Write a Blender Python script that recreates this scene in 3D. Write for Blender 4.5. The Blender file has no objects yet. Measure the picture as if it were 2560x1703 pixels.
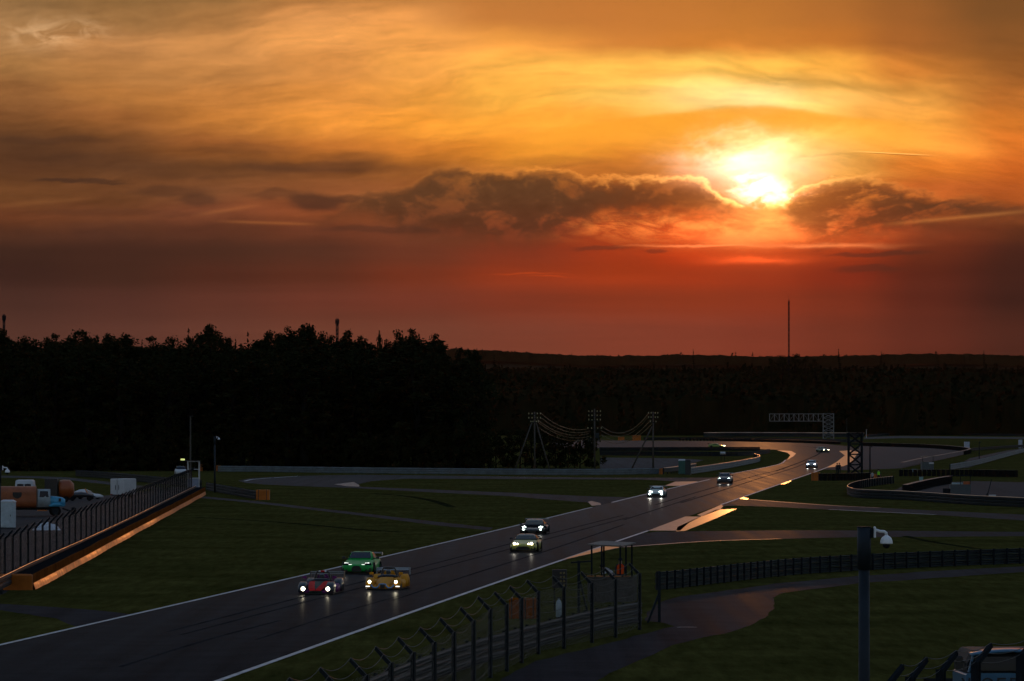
import bpy, bmesh, math, random
from math import sin, cos, pi, radians, sqrt, atan2
from mathutils import Vector, Matrix, noise as mnoise

random.seed(11)
scene = bpy.context.scene
COL = scene.collection

# ------------------------------------------------------------------ camera
W0, H0, F = 2560.0, 1703.0, 11500.0
HORIZON, CAMH = 1035.0, 9.3
PITCH = math.atan((HORIZON - H0/2) / F)
cam_d = bpy.data.cameras.new('camera')
cam_d.sensor_width = 36.0
cam_d.lens = F / W0 * 36.0
cam_d.clip_start = 1.0
cam_d.clip_end = 40000.0
cam = bpy.data.objects.new('camera', cam_d)
cam.location = (0, 0, CAMH)
cam.rotation_euler = (pi/2 + PITCH, 0, 0)
COL.objects.link(cam)
scene.camera = cam

scene.view_settings.view_transform = 'Standard'
scene.view_settings.look = 'None'
scene.view_settings.exposure = 0.0
scene.view_settings.gamma = 1.0
scene.render.engine = 'CYCLES'
scene.cycles.use_denoising = True
scene.cycles.use_adaptive_sampling = True
scene.cycles.adaptive_threshold = 0.02
scene.cycles.adaptive_min_samples = 12
scene.cycles.max_bounces = 6
scene.cycles.diffuse_bounces = 2
scene.cycles.glossy_bounces = 3
scene.cycles.transparent_max_bounces = 24
scene.cycles.sample_clamp_indirect = 4.0
scene.cycles.caustics_reflective = False
scene.cycles.caustics_refractive = False

SUN_A, SUN_B = 19.0, 4.6                     # place of the sun in units of a hundred photo pixels
SUN_AZ = (SUN_A - 12.8) * 100 / F
SUN_EL = (HORIZON/100 - SUN_B) * 100 / F

def lin(c):
    return tuple(((x/255.0)/12.92 if x/255.0 <= 0.04045 else ((x/255.0+0.055)/1.055)**2.4) for x in c)

# ------------------------------------------------------------------ sky
world = bpy.data.worlds.new('World')
scene.world = world
world.use_nodes = True
wt = world.node_tree
wt.nodes.clear()

class E:
    """a socket with arithmetic"""
    def __init__(self, s): self.s = s
    def _m(self, op, o=None, rev=False):
        n = wt.nodes.new('ShaderNodeMath'); n.operation = op
        a, b = (o, self) if rev else (self, o)
        for i, v in enumerate((a, b)):
            if v is None: continue
            if isinstance(v, E): wt.links.new(v.s, n.inputs[i])
            else: n.inputs[i].default_value = v
        return E(n.outputs[0])
    def __add__(s, o): return s._m('ADD', o)
    __radd__ = __add__
    def __sub__(s, o): return s._m('SUBTRACT', o)
    def __rsub__(s, o): return s._m('SUBTRACT', o, True)
    def __mul__(s, o): return s._m('MULTIPLY', o)
    __rmul__ = __mul__
    def __truediv__(s, o): return s._m('DIVIDE', o)
    def __pow__(s, o): return s._m('POWER', o)
    def mn(s, o): return s._m('MINIMUM', o)
    def mx(s, o): return s._m('MAXIMUM', o)
    def exp(s): return s._m('EXPONENT')
    def ab(s): return s._m('ABSOLUTE')
    def sqrt(s): return s._m('SQRT')

def put(sock, v):
    if isinstance(v, E): wt.links.new(v.s, sock)
    else: sock.default_value = v
def sstep(lo, hi, x):
    n = wt.nodes.new('ShaderNodeMapRange'); n.interpolation_type = 'SMOOTHSTEP'
    put(n.inputs['Value'], x); put(n.inputs['From Min'], lo); put(n.inputs['From Max'], hi)
    return E(n.outputs[0])
def vec(x, y, z=0.0):
    n = wt.nodes.new('ShaderNodeCombineXYZ')
    for i, v in enumerate((x, y, z)): put(n.inputs[i], v)
    return n.outputs[0]
def noise(x, y, z=0.0, detail=4.0, rough=0.5, dist=0.0):
    n = wt.nodes.new('ShaderNodeTexNoise'); n.inputs['Scale'].default_value = 1.0
    if not isinstance(z, E):
        n.noise_dimensions = '2D'; x = x + z*7.3; y = y + z*3.1; z = 0.0
    n.inputs['Detail'].default_value = detail; n.inputs['Roughness'].default_value = rough
    n.inputs['Distortion'].default_value = dist
    wt.links.new(vec(x, y, z), n.inputs['Vector'])
    return E(n.outputs['Fac'])
def ramp(x, stops, interp='LINEAR'):
    n = wt.nodes.new('ShaderNodeValToRGB'); cr = n.color_ramp; cr.interpolation = interp
    while len(cr.elements) < len(stops): cr.elements.new(0.5)
    for e, (p, c) in zip(cr.elements, stops):
        e.position = p
    for e, (p, c) in zip(cr.elements, stops):
        e.color = (*c, 1.0)
    put(n.inputs[0], x)
    return n.outputs[0]
def curve(x, pts, lo, hi, vlo, vhi):
    """piecewise curve of x in [lo,hi] with values in [vlo,vhi]"""
    st = [((p-lo)/(hi-lo), (((v-vlo)/(vhi-vlo)),)*3) for p, v in pts]
    o = ramp((x - lo) / (hi - lo), st, 'CARDINAL')
    n = wt.nodes.new('ShaderNodeSeparateColor'); wt.links.new(o, n.inputs[0])
    return E(n.outputs[0]) * (vhi - vlo) + vlo
def mixc(f, a, b):
    n = wt.nodes.new('ShaderNodeMix'); n.data_type = 'RGBA'; n.clamp_factor = True
    put(n.inputs[0], f)
    for i, v in ((6, a), (7, b)):
        if isinstance(v, tuple): n.inputs[i].default_value = (*v, 1.0)
        else: wt.links.new(v, n.inputs[i])
    return n.outputs[2]
def vmul(c, f):
    n = wt.nodes.new('ShaderNodeVectorMath'); n.operation = 'SCALE'
    wt.links.new(c, n.inputs[0]); put(n.inputs['Scale'], f)
    return n.outputs[0]
def vadd(a, b):
    n = wt.nodes.new('ShaderNodeVectorMath'); n.operation = 'ADD'
    for i, v in enumerate((a, b)):
        if isinstance(v, tuple): n.inputs[i].default_value = v
        else: wt.links.new(v, n.inputs[i])
    return n.outputs[0]
def const(c):
    n = wt.nodes.new('ShaderNodeCombineXYZ')
    for i in range(3): n.inputs[i].default_value = c[i]
    return n.outputs[0]

def build_sky():
    tc = wt.nodes.new('ShaderNodeTexCoord')
    sp = wt.nodes.new('ShaderNodeSeparateXYZ'); wt.links.new(tc.outputs['Generated'], sp.inputs[0])
    dx, dy, dz = (E(sp.outputs[i]) for i in range(3))
    az = dx._m('ARCTAN2', dy)
    el = dz._m('ARCSINE')
    K = F / 100.0
    a0 = az * K + 12.8
    b0 = HORIZON/100 - el * K
    # drifting of the high veil
    w1 = noise(a0*0.13, b0*0.32, 3.1, 3, 0.5) - 0.5
    w2 = noise(a0*0.16, b0*0.42, 8.7, 4, 0.55) - 0.5
    w3 = noise(a0*0.6, b0*1.8, 1.7, 4, 0.6) - 0.5
    calm = sstep(7.2, 5.2, b0)
    a = a0 + (w1*3.0 + w3*0.35)*calm
    b = b0 + (w2*0.8 + w3*0.14)*calm
    XS = (0.5, 3, 5.5, 8, 10.5, 13, 15.5, 17.5, 19, 21, 23, 25.3)
    ROWS = [
     (-0.3, [(142,104,62),(130,95,55),(122,88,50),(160,106,56),(178,116,58),(186,118,56),(192,118,54),(192,118,52),(186,114,50),(172,106,47),(150,93,43),(120,76,38)]),
     (0.45,[(158,116,72),(158,112,65),(172,118,66),(212,142,78),(222,146,76),(200,124,58),(200,122,55),(200,122,53),(196,120,50),(182,110,48),(160,96,44),(126,80,40)]),
     (1.15,[(172,124,76),(190,130,75),(204,138,76),(228,152,80),(236,156,76),(238,155,68),(212,130,56),(208,126,50),(206,125,50),(196,116,46),(170,100,44),(136,84,40)]),
     (1.75,[(172,120,68),(182,122,66),(198,132,70),(226,148,74),(240,160,74),(254,180,76),(253,184,78),(255,196,86),(255,188,78),(250,172,68),(214,130,52),(150,90,40)]),
     (2.45,[(150,98,54),(180,116,58),(204,130,62),(232,148,66),(244,160,64),(255,180,70),(255,196,86),(255,214,120),(255,214,124),(255,192,92),(246,166,72),(186,108,44)]),
     (3.0, [(118,74,40),(156,96,48),(202,126,56),(234,146,58),(244,154,54),(255,166,56),(254,160,52),(255,168,52),(255,168,48),(255,178,66),(252,168,68),(210,118,42)]),
     (3.6, [(92,58,34),(114,70,38),(156,92,44),(192,112,46),(214,126,46),(234,140,46),(228,134,44),(252,168,66),(255,206,116),(255,198,100),(255,166,66),(214,112,38)]),
     (4.25,[(88,54,32),(100,62,36),(112,68,36),(126,74,38),(150,88,40),(190,112,46),(196,112,42),(236,140,52),(255,190,100),(255,178,80),(236,128,44),(196,94,32)]),
     (4.85,[(108,66,36),(106,64,36),(120,72,42),(136,78,42),(142,80,40),(152,84,40),(172,86,34),(214,114,40),(250,156,62),(222,120,46),(196,98,40),(172,82,32)]),
     (5.4, [(104,58,34),(106,60,36),(116,64,40),(138,72,40),(136,72,40),(146,72,36),(176,74,30),(228,100,38),(255,146,66),(206,92,38),(150,72,32),(122,62,32)]),
     (5.85,[(78,46,32),(82,48,34),(90,50,34),(106,56,36),(116,60,38),(134,60,34),(172,64,28),(226,82,32),(252,116,52),(214,84,34),(120,54,30),(88,44,26)]),
     (6.3, [(62,38,29),(68,40,30),(74,43,31),(84,47,33),(104,52,34),(128,52,30),(158,54,24),(194,58,20),(200,60,20),(160,54,24),(104,44,26),(72,36,26)]),
     (6.9, [(60,36,29),(68,40,30),(80,42,30),(92,46,31),(116,50,30),(144,54,27),(160,56,24),(160,54,24),(152,50,24),(132,44,24),(92,38,25),(66,33,25)]),
     (7.5, [(72,44,36),(80,46,37),(92,50,38),(104,52,38),(114,53,37),(128,54,34),(138,55,31),(142,55,30),(140,53,30),(122,48,29),(92,39,27),(62,32,25)]),
     (8.3, [(80,49,40),(88,52,42),(98,56,44),(108,60,45),(114,62,46),(122,61,44),(128,60,42),(130,59,41),(126,55,38),(112,49,33),(94,42,30),(74,37,28)]),
     (9.2, [(84,52,42),(92,55,44),(102,58,46),(110,62,47),(116,63,47),(122,62,45),(128,61,43),(130,60,42),(126,56,39),(112,50,34),(96,43,31),(78,39,30)]),
    ]
    ai = (a + 2.0) / 30.0
    col = None; pb = None
    for rb, cs in ROWS:
        r = ramp(ai, [((x+2.0)/30.0, lin(c)) for x, c in zip(XS, cs)], 'EASE')
        col = r if col is None else mixc(sstep(pb, rb, b), col, r)
        pb = rb
    # combed cirrus, rising to the right on the left, falling on the right
    tilt = sstep(14.0, 22.0, a0)
    bs = b0 + (a0 - 8.0)*0.10*(1.0 - tilt) - (a0 - 20.0)*0.10*tilt + w2*0.9 + w1*0.8
    s1 = noise(a0*0.15 + w1*0.8, bs*1.25, 5.0, 6, 0.58, 0.15)
    s2 = noise(a0*0.40 + w2*0.8, bs*3.0, 9.0, 5, 0.55, 0.15)
    amp = sstep(6.6, 5.0, b0) * sstep(0.2, 1.8, b0 + (noise(a0*0.2, b0*0.3, 20.0, 2) - 0.5)*2.0 + sstep(12.0, 8.0, a0)*1.6)
    s3 = noise(a0*1.3 + w1*2.0, (bs + w3*0.5)*5.0, 77.0, 4, 0.6, 0.2)
    streak = ((s1 - 0.5)*0.80 + (s2 - 0.5)*0.50 + (s3 - 0.5)*0.28) * amp + 1.0
    # low hazy banding
    h1 = noise(a0*0.10, b0*2.2, 31.0, 4, 0.55)
    streak = streak * ((h1 - 0.5)*0.34*sstep(5.0, 6.2, b0) + 1.0)
    col = vmul(col, streak)

    # bright veil that arches over the sun
    n5 = noise(a0*0.45, b0*1.2, 14.0, 5, 0.6, 0.4) - 0.5
    arc = curve(a0, [(4,-1.2),(8,-0.6),(10,0.05),(12.5,1.0),(14.5,1.42),(16.5,1.42),(18.2,1.18),(20,1.4),(21.5,1.85),(23,2.5),(26,3.6)], 0, 27, -2, 5)
    d = b0 - arc + n5*0.5
    veil = sstep(-0.25, 0.45, d) * sstep(2.2, 0.3, d)
    ax = (a0 - 17.0) / 6.5
    veil = veil * ((ax*ax)*-1.0).exp()
    col = vadd(col, vmul(const((0.22, 0.085, 0.014)), veil * (0.7 + (s1-0.5)*1.8)))
    # the thicker, paler fold inside it and the dull fold above it
    fold = curve(a0, [(14,2.55),(16,2.35),(17.5,2.2),(18.6,2.35),(20,2.5),(21.5,2.62),(24,2.8)], 12, 26, 1, 4)
    fd = (b0 - fold + n5*0.28) / 0.30
    fa = (a0 - 18.6) / 2.4
    col = vadd(col, vmul(const((0.20, 0.15, 0.09)), ((fd*fd + fa*fa)*-1.0).exp()))
    fd2 = (b0 - fold + 0.42 + n5*0.2) / 0.13
    fa2 = (a0 - 20.2) / 3.2
    col = vmul(col, 1.0 - ((fd2*fd2 + fa2*fa2)*-1.0).exp()*0.28)

    pk = curve(a0, [(10,3.7),(12,3.45),(14,3.12),(17,2.78),(19.2,2.62),(20.6,2.82),(22,2.98),(25,3.1)], 9, 26, 2, 4)
    pd = b0 - pk + n5*0.22
    amber = sstep(-0.03, 0.14, pd) * sstep(1.15, 0.45, pd + n5*0.5) * sstep(11.5, 14.5, a0) * sstep(24.0, 21.5, a0)
    col = mixc(amber*0.72, col, lin((255,166,50)))
    col = vadd(col, vmul(const((0.16, 0.11, 0.05)), sstep(-0.45, -0.04, pd) * sstep(0.06, -0.05, pd) * sstep(15.0, 17.5, a0) * sstep(22.0, 19.8, a0)))
    # pale puff, upper left
    n6 = noise(a0*1.3, b0*2.6, 41.0, 6, 0.62, 0.5)
    px_, py_ = (a0 - 1.35)/1.15, (b0 - 0.88 + (a0-1.3)*0.05)/0.30
    puff = ((px_*px_ + py_*py_)*-1.0).exp() * sstep(0.36, 0.66, n6)
    col = vadd(col, vmul(const((0.30, 0.20, 0.11)), puff))

    # glow of the veiled sun
    q1 = noise(a0*0.9, (b0 + (a0-18.0)*0.12)*2.0, 61.0, 6, 0.6, 0.2) - 0.5
    sx, sy = a0 - SUN_A, (b0 - SUN_B)
    r2 = sx*sx + sy*sy*1.2
    gx, gy = (a0 - 19.5 + w3*1.2)/2.1, (b0 - 3.72 + q1*0.5 + (a0-19.0)*0.14)/0.46
    g = ((gx*gx + gy*gy)*-1.0).exp()
    col = vadd(col, vmul(const((0.30, 0.15, 0.035)), g * (q1*2.6 + 1.0).mx(0.0)))
    gx, gy = (a0 - 18.7 + q1*0.9)/1.25, (b0 - 4.12 + q1*0.8)/0.55
    g = ((gx*gx + gy*gy)*-1.0).exp()
    col = vadd(col, vmul(const((0.85, 0.72, 0.66)), g * (q1*1.4 + 1.0).mx(0.0)))
    g2 = ((r2*0.55)*-1.0).exp()
    col = vadd(col, vmul(const((0.45, 0.20, 0.05)), g2))
    # red glow under the sun
    ux, uy = (a0 - 18.9 + w3)/3.0, (b0 - 5.85)/0.42
    col = vadd(col, vmul(const((0.24, 0.035, 0.004)), ((ux*ux + uy*uy)*-1.0).exp() * ((h1-0.5)*2.4 + 1.0).mx(0.2)))
    v1 = noise(a0*0.9 + 3.0, (b0 - (a0-18.5)*0.10)*3.0, 83.0, 6, 0.62, 0.3)
    ux, uy = (a0 - 18.3)/2.7, (b0 - 5.62)/0.40
    col = vadd(col, vmul(const((0.62, 0.22, 0.045)), ((ux*ux + uy*uy)*-1.0).exp() * sstep(0.36, 0.72, v1)))
    ux, uy = (a0 - 15.3)/1.6, (b0 - 5.6)/0.28
    col = vadd(col, vmul(const((0.34, 0.09, 0.012)), ((ux*ux + uy*uy)*-1.0).exp() * sstep(0.38, 0.66, v1)))
    for (ca, cb, wa, wb, cc) in ((18.9,6.53,1.0,0.085,(0.62,0.07,0.012)), (17.3,6.17,1.2,0.030,(0.50,0.16,0.05)), (20.7,6.14,1.3,0.055,(0.55,0.17,0.05)),
                                 (18.4,6.0,1.0,0.22,(0.32,0.12,0.03)), (13.2,6.83,0.85,0.022,(0.16,0.015,0.0)), (13.7,6.9,0.5,0.018,(0.16,0.015,0.0))):
        ex, ey = (a0 - ca)/wa, (b0 - cb - (w3*0.25))/wb
        col = vadd(col, vmul(const(cc), ((ex*ex + ey*ey)*-1.0).exp()))

    # cumulus bank in front of the sun
    rt = sstep(18.6, 20.4, a0)
    c1 = (noise(a0*0.75, b0*1.25, 50.0, 6, 0.58, 0.15) - 0.5)*(1.0 - rt) + (noise(a0*0.42, (b0 + (a0-20.0)*0.24)*1.9, 52.0, 6, 0.6, 0.1) - 0.5)*rt*1.15
    c2 = noise(a0*2.2, b0*3.6, 55.0, 5, 0.6, 0.3) - 0.5
    top = curve(a0, [(7.6,5.6),(9.0,4.85),(9.7,4.66),(10.3,4.5),(10.8,4.22),(11.5,4.12),(11.9,4.24),(12.3,4.16),(13.2,4.2),(14.1,4.25),(14.6,4.48),(15.4,4.48),(16.2,4.5),(17.0,4.5),(17.6,4.58),(18.0,4.85),(18.4,5.08),(18.9,5.22),(19.4,5.12),(19.9,4.86),(20.4,4.62),(21.0,4.46),(21.8,4.46),(22.6,4.66),(23.6,4.84),(24.6,4.98),(27,5.2)], 7, 27, 4, 6)
    bot = curve(a0, [(7.6,5.62),(9.0,5.25),(10,5.7),(11,5.86),(12.5,5.95),(13.6,5.88),(14.4,5.62),(15.2,5.42),(16.4,5.34),(17.5,5.3),(18.3,5.28),(19.2,5.28),(19.8,5.55),(20.5,5.92),(21.3,5.86),(22.3,5.72),(23.5,5.55),(25,5.35),(27,5.3)], 7, 27, 4, 6)
    c3 = noise(a0*5.0, b0*7.5, 58.0, 4, 0.6, 0.2) - 0.5
    e = b0 - top + c1*0.62 + c2*0.34 + c3*0.14
    f = bot - b0 + c1*1.1 + c2*0.45 + c3*0.15
    inside = sstep(-0.09, 0.34, e) * sstep(-0.42, 0.26, f)
    holes = sstep(0.01, 0.24, c1 + c2*0.40 + c3*0.12 + sstep(4.3, 5.6, b0)*0.04)
    near = ((r2*0.16)*-1.0).exp()
    dens = inside * (1.0 - holes*0.66) * (1.0 - near*0.30)
    dark = mixc(near, mixc(sstep(4.6, 5.9, b0), lin((94,60,36)), lin((90,50,31))), lin((138,68,28)))
    dark = vmul(dark, 1.0 + c1*0.9 + c2*0.5)
    gapx = sstep(17.85, 18.4, a0) * sstep(19.9, 19.3, a0)
    dens = dens * (1.0 - gapx*0.55)
    col = mixc(dens*0.93, col, dark)
    rim = sstep(-0.07, 0.03, e) * sstep(0.20, 0.03, e) * sstep(-0.05, 0.2, f)
    rimx = (a0 - 17.0)/5.0
    rim = rim * ((rimx*rimx)*-1.0).exp()
    col = vadd(col, vmul(mixc(near, (0.40, 0.14, 0.02), (0.80, 0.42, 0.12)), rim * (0.75 + near*0.9)))
    # the other, smaller dark clouds
    for (ca, cb, wa, wb, st) in ((7.9,5.06,0.72,0.22,0.72), (8.7,4.98,0.4,0.10,0.5), (6.9,4.86,0.8,0.12,0.42), (8.0,4.2,1.9,0.17,0.42), (9.0,3.95,0.9,0.20,0.38), (4.95,5.0,0.5,0.17,0.5), (4.2,4.8,1.1,0.14,0.36), (1.2,3.55,1.8,0.10,0.25), (5.4,4.3,2.6,0.22,0.26), (2.6,4.05,2.2,0.20,0.24), (6.2,3.75,1.6,0.14,0.20), (3.2,5.35,2.4,0.10,0.18),
                                 (1.9,4.53,1.15,0.055,0.62), (2.6,4.60,0.6,0.04,0.5), (15.0,6.22,0.8,0.06,0.42), (16.4,6.28,0.3,0.05,0.42), (21.9,6.35,1.4,0.07,0.5),
                                 (21.7,6.75,0.9,0.10,0.42), (20.6,3.9,1.0,0.025,0.12), (14.0,4.05,1.4,0.16,0.22), (1.5,3.75,1.8,0.30,0.22), (9.6,5.75,1.6,0.10,0.35)):
        ex, ey = (a0 - ca + c1*0.6)/wa, (b0 - cb + c1*0.28 + c2*0.06)/wb
        k = sstep(0.12, 0.75, ((ex*ex + ey*ey)*-1.0).exp() + c1*0.25*((ex*ex + ey*ey)*-0.4).exp())
        col = mixc(k*st, col, lin((62,42,32)) if cb > 3.0 else lin((70,46,34)))
    # bright edges of small lenticulars and a vapour trail
    for (ca, cb, wa, wb, sl, cc) in ((6.7,5.58,1.1,0.04,0.03,(0.10,0.032,0.006)), (5.7,5.26,0.7,0.06,-0.16,(0.07,0.024,0.005)), (24.0,5.46,1.7,0.05,-0.09,(0.16,0.06,0.012)), (22.3,3.86,0.85,0.012,0.055,(0.5,0.3,0.1)), (1.2,5.08,1.2,0.06,-0.08,(0.04,0.015,0.004))):
        ex, ey = (a0 - ca)/wa, (b0 - cb - (a0-ca)*sl)/wb
        col = vadd(col, vmul(const(cc), ((ex*ex*ex*ex + ey*ey)*-1.0).exp()))
    ex, ey = (a0 - 22.35)/0.8, (b0 - 3.885 - (a0-22.35)*0.06)/0.012
    col = mixc(((ex*ex*ex*ex + ey*ey)*-1.0).exp()*0.55, col, lin((130,70,20)))

    # the sun itself, breaking over the bank
    kx, ky = (a0 - 19.0 + q1*1.1 + c2*0.7)/1.0, (b0 - 4.74 + q1*0.6 + c2*0.45)/0.50
    core = sstep(1.15, 0.35, (kx*kx + ky*ky).sqrt()) * (1.0 - sstep(0.05, 0.60, e)*0.9)
    col = vadd(col, vmul(const((3.0, 1.25, 0.90)), core*core))

    # away from the sunset: the blue-grey dusk of the rest of the sky
    ns = wt.nodes.new('ShaderNodeTexSky'); ns.sky_type = 'NISHITA'; ns.sun_disc = False
    ns.sun_elevation = SUN_EL; ns.sun_rotation = SUN_AZ
    ns.air_density = 1.0; ns.dust_density = 1.2; ns.ozone_density = 2.0
    dusk = vmul(ns.outputs[0], 0.36)
    dm = wt.nodes.new('ShaderNodeVectorMath'); dm.operation = 'MULTIPLY'
    wt.links.new(dusk, dm.inputs[0]); dm.inputs[1].default_value = (1.12, 1.00, 1.12)
    mn = wt.nodes.new('ShaderNodeVectorMath'); mn.operation = 'MINIMUM'
    wt.links.new(dm.outputs[0], mn.inputs[0]); mn.inputs[1].default_value = (0.24, 0.255, 0.29)
    cl = noise(dx*2.0, dy*2.0, dz*5.0, 6, 0.6, 0.5)
    dusk = vmul(mn.outputs[0], (cl - 0.5)*0.8 + 1.0)
    wa_ = sstep(radians(24), radians(7.5), az.ab())
    we_ = sstep(radians(17), radians(6.0), el)
    col = mixc(wa_ * we_, dusk, col)
    bg = wt.nodes.new('ShaderNodeBackground'); wt.links.new(col, bg.inputs[0])
    bg.inputs[1].default_value = 1.0
    out = wt.nodes.new('ShaderNodeOutputWorld'); wt.links.new(bg.outputs[0], out.inputs[0])
    world.cycles.sampling_method = 'MANUAL'
    world.cycles.sample_map_resolution = 1024
build_sky()

# ------------------------------------------------------------------ sun
sun_d = bpy.data.lights.new('sun', 'SUN')
sun_d.energy = 0.06
sun_d.angle = radians(0.6)
sun_d.color = (1.0, 0.36, 0.09)
sun = bpy.data.objects.new('sun', sun_d)
sd = Vector((sin(SUN_AZ)*cos(SUN_EL), cos(SUN_AZ)*cos(SUN_EL), sin(SUN_EL)))
sun.rotation_euler = sd.to_track_quat('Z', 'Y').to_euler()
sun.location = (20, 400, 60)
COL.objects.link(sun)

# ------------------------------------------------------------------ placing: photo pixel -> point of the place
def ray(px, py):
    dx, dz = (px - W0/2)/F, (H0/2 - py)/F
    return Vector((dx, cos(PITCH) - dz*sin(PITCH), sin(PITCH) + dz*cos(PITCH)))
def G(px, py, z=0.0):
    r = ray(px, py)
    t = (z - CAMH)/r.z
    return Vector((r.x*t, r.y*t, z))
def P(px, py, depth):
    r = ray(px, py)
    t = depth/r.y
    return Vector((r.x*t, depth, CAMH + r.z*t))
def depth_of(py): return G(1280, py).y
def scale_at(py): return F/depth_of(py)              # photo pixels per metre on the ground at that row

# ------------------------------------------------------------------ materials
MATS = {}
def M(name, color=(0.5,0.5,0.5), rough=0.6, metal=0.0, spec=0.5, var=0.15, scale=3.0, coat=0.0, emit=None, estr=1.0, bump=0.0, bscale=40.0, color2=None, alpha=None):
    if name in MATS: return MATS[name]
    if rough >= 0.7: spec = 0.0
    m = bpy.data.materials.new(name); m.use_nodes = True
    nt = m.node_tree; bs = nt.nodes['Principled BSDF']
    bs.inputs['Roughness'].default_value = rough
    bs.inputs['Metallic'].default_value = metal
    bs.inputs['Specular IOR Level'].default_value = spec
    bs.inputs['Coat Weight'].default_value = coat
    bs.inputs['Coat Roughness'].default_value = 0.06
    tc = nt.nodes.new('ShaderNodeTexCoord')
    n = nt.nodes.new('ShaderNodeTexNoise'); n.inputs['Scale'].default_value = scale; n.inputs['Detail'].default_value = 5
    n.inputs['Roughness'].default_value = 0.6
    nt.links.new(tc.outputs['Object'], n.inputs['Vector'])
    cr = nt.nodes.new('ShaderNodeValToRGB')
    c2 = color2 or tuple(c*(1+var) for c in color)
    c1 = tuple(c*(1-var) for c in color)
    cr.color_ramp.elements[0].position = 0.3; cr.color_ramp.elements[0].color = (*c1, 1)
    cr.color_ramp.elements[1].position = 0.7; cr.color_ramp.elements[1].color = (*c2, 1)
    nt.links.new(n.outputs['Fac'], cr.inputs[0])
    nt.links.new(cr.outputs[0], bs.inputs['Base Color'])
    if emit:
        bs.inputs['Emission Color'].default_value = (*emit, 1); bs.inputs['Emission Strength'].default_value = estr
    if bump:
        n2 = nt.nodes.new('ShaderNodeTexNoise'); n2.inputs['Scale'].default_value = bscale; n2.inputs['Detail'].default_value = 3
        nt.links.new(tc.outputs['Object'], n2.inputs['Vector'])
        b = nt.nodes.new('ShaderNodeBump'); b.inputs['Strength'].default_value = bump; b.inputs['Distance'].default_value = 0.02
        nt.links.new(n2.outputs['Fac'], b.inputs['Height']); nt.links.new(b.outputs[0], bs.inputs['Normal'])
    MATS[name] = m
    return m

def asphalt(name, dark, light, rough, spec=0.5, streak=None):
    m = M(name, dark, rough, spec=spec, color2=light, scale=0.35)
    nt = m.node_tree; bs = nt.nodes['Principled BSDF']; cr = nt.nodes['Color Ramp']
    tc = nt.nodes['Texture Coordinate']
    # aggregate, patches and rubbered-in lines
    fine = nt.nodes.new('ShaderNodeTexNoise'); fine.inputs['Scale'].default_value = 9.0; fine.inputs['Detail'].default_value = 8
    nt.links.new(tc.outputs['Object'], fine.inputs['Vector'])
    mp = nt.nodes.new('ShaderNodeMapping'); mp.inputs['Rotation'].default_value = (0, 0, radians(5.96)); mp.inputs['Scale'].default_value = (0.9, 0.012, 1)
    nt.links.new(tc.outputs['Object'], mp.inputs['Vector'])
    ln = nt.nodes.new('ShaderNodeTexNoise'); ln.inputs['Scale'].default_value = 1.0; ln.inputs['Detail'].default_value = 4
    nt.links.new(mp.outputs[0], ln.inputs['Vector'])
    mx = nt.nodes.new('ShaderNodeMix'); mx.data_type = 'RGBA'; mx.blend_type = 'MULTIPLY'; mx.inputs[0].default_value = 0.75
    nt.links.new(cr.outputs[0], mx.inputs[6]); nt.links.new(ln.outputs['Fac'], mx.inputs[7])
    mx2 = nt.nodes.new('ShaderNodeMix'); mx2.data_type = 'RGBA'; mx2.blend_type = 'OVERLAY'; mx2.inputs[0].default_value = 0.5
    nt.links.new(mx.outputs[2], mx2.inputs[6]); nt.links.new(fine.outputs['Fac'], mx2.inputs[7])
    nt.links.new(mx2.outputs[2], bs.inputs['Base Color'])
    mr = nt.nodes.new('ShaderNodeMapRange'); mr.inputs['To Min'].default_value = rough-0.10; mr.inputs['To Max'].default_value = rough+0.10
    nt.links.new(ln.outputs['Fac'], mr.inputs['Value'])
    # matt stone with a sheen that only appears at grazing angles
    bs.inputs['Roughness'].default_value = 1.0; bs.inputs['Specular IOR Level'].default_value = 0.0
    gl = nt.nodes.new('ShaderNodeBsdfGlossy'); gl.inputs['Color'].default_value = (1,1,1,1); nt.links.new(mr.outputs[0], gl.inputs['Roughness'])
    lw = nt.nodes.new('ShaderNodeLayerWeight'); lw.inputs['Blend'].default_value = 0.5
    pw = nt.nodes.new('ShaderNodeMath'); pw.operation = 'POWER'; pw.inputs[1].default_value = 45.0; nt.links.new(lw.outputs['Facing'], pw.inputs[0])
    ml = nt.nodes.new('ShaderNodeMath'); ml.operation = 'MULTIPLY'; ml.inputs[1].default_value = spec; nt.links.new(pw.outputs[0], ml.inputs[0])
    cp = nt.nodes.new('ShaderNodeMath'); cp.operation = 'MINIMUM'; cp.inputs[1].default_value = 0.078; nt.links.new(ml.outputs[0], cp.inputs[0])
    mxs = nt.nodes.new('ShaderNodeMixShader'); nt.links.new(cp.outputs[0], mxs.inputs[0]); nt.links.new(bs.outputs[0], mxs.inputs[1]); nt.links.new(gl.outputs[0], mxs.inputs[2])
    nt.links.new(mxs.outputs[0], nt.nodes['Material Output'].inputs['Surface'])
    return m

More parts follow.
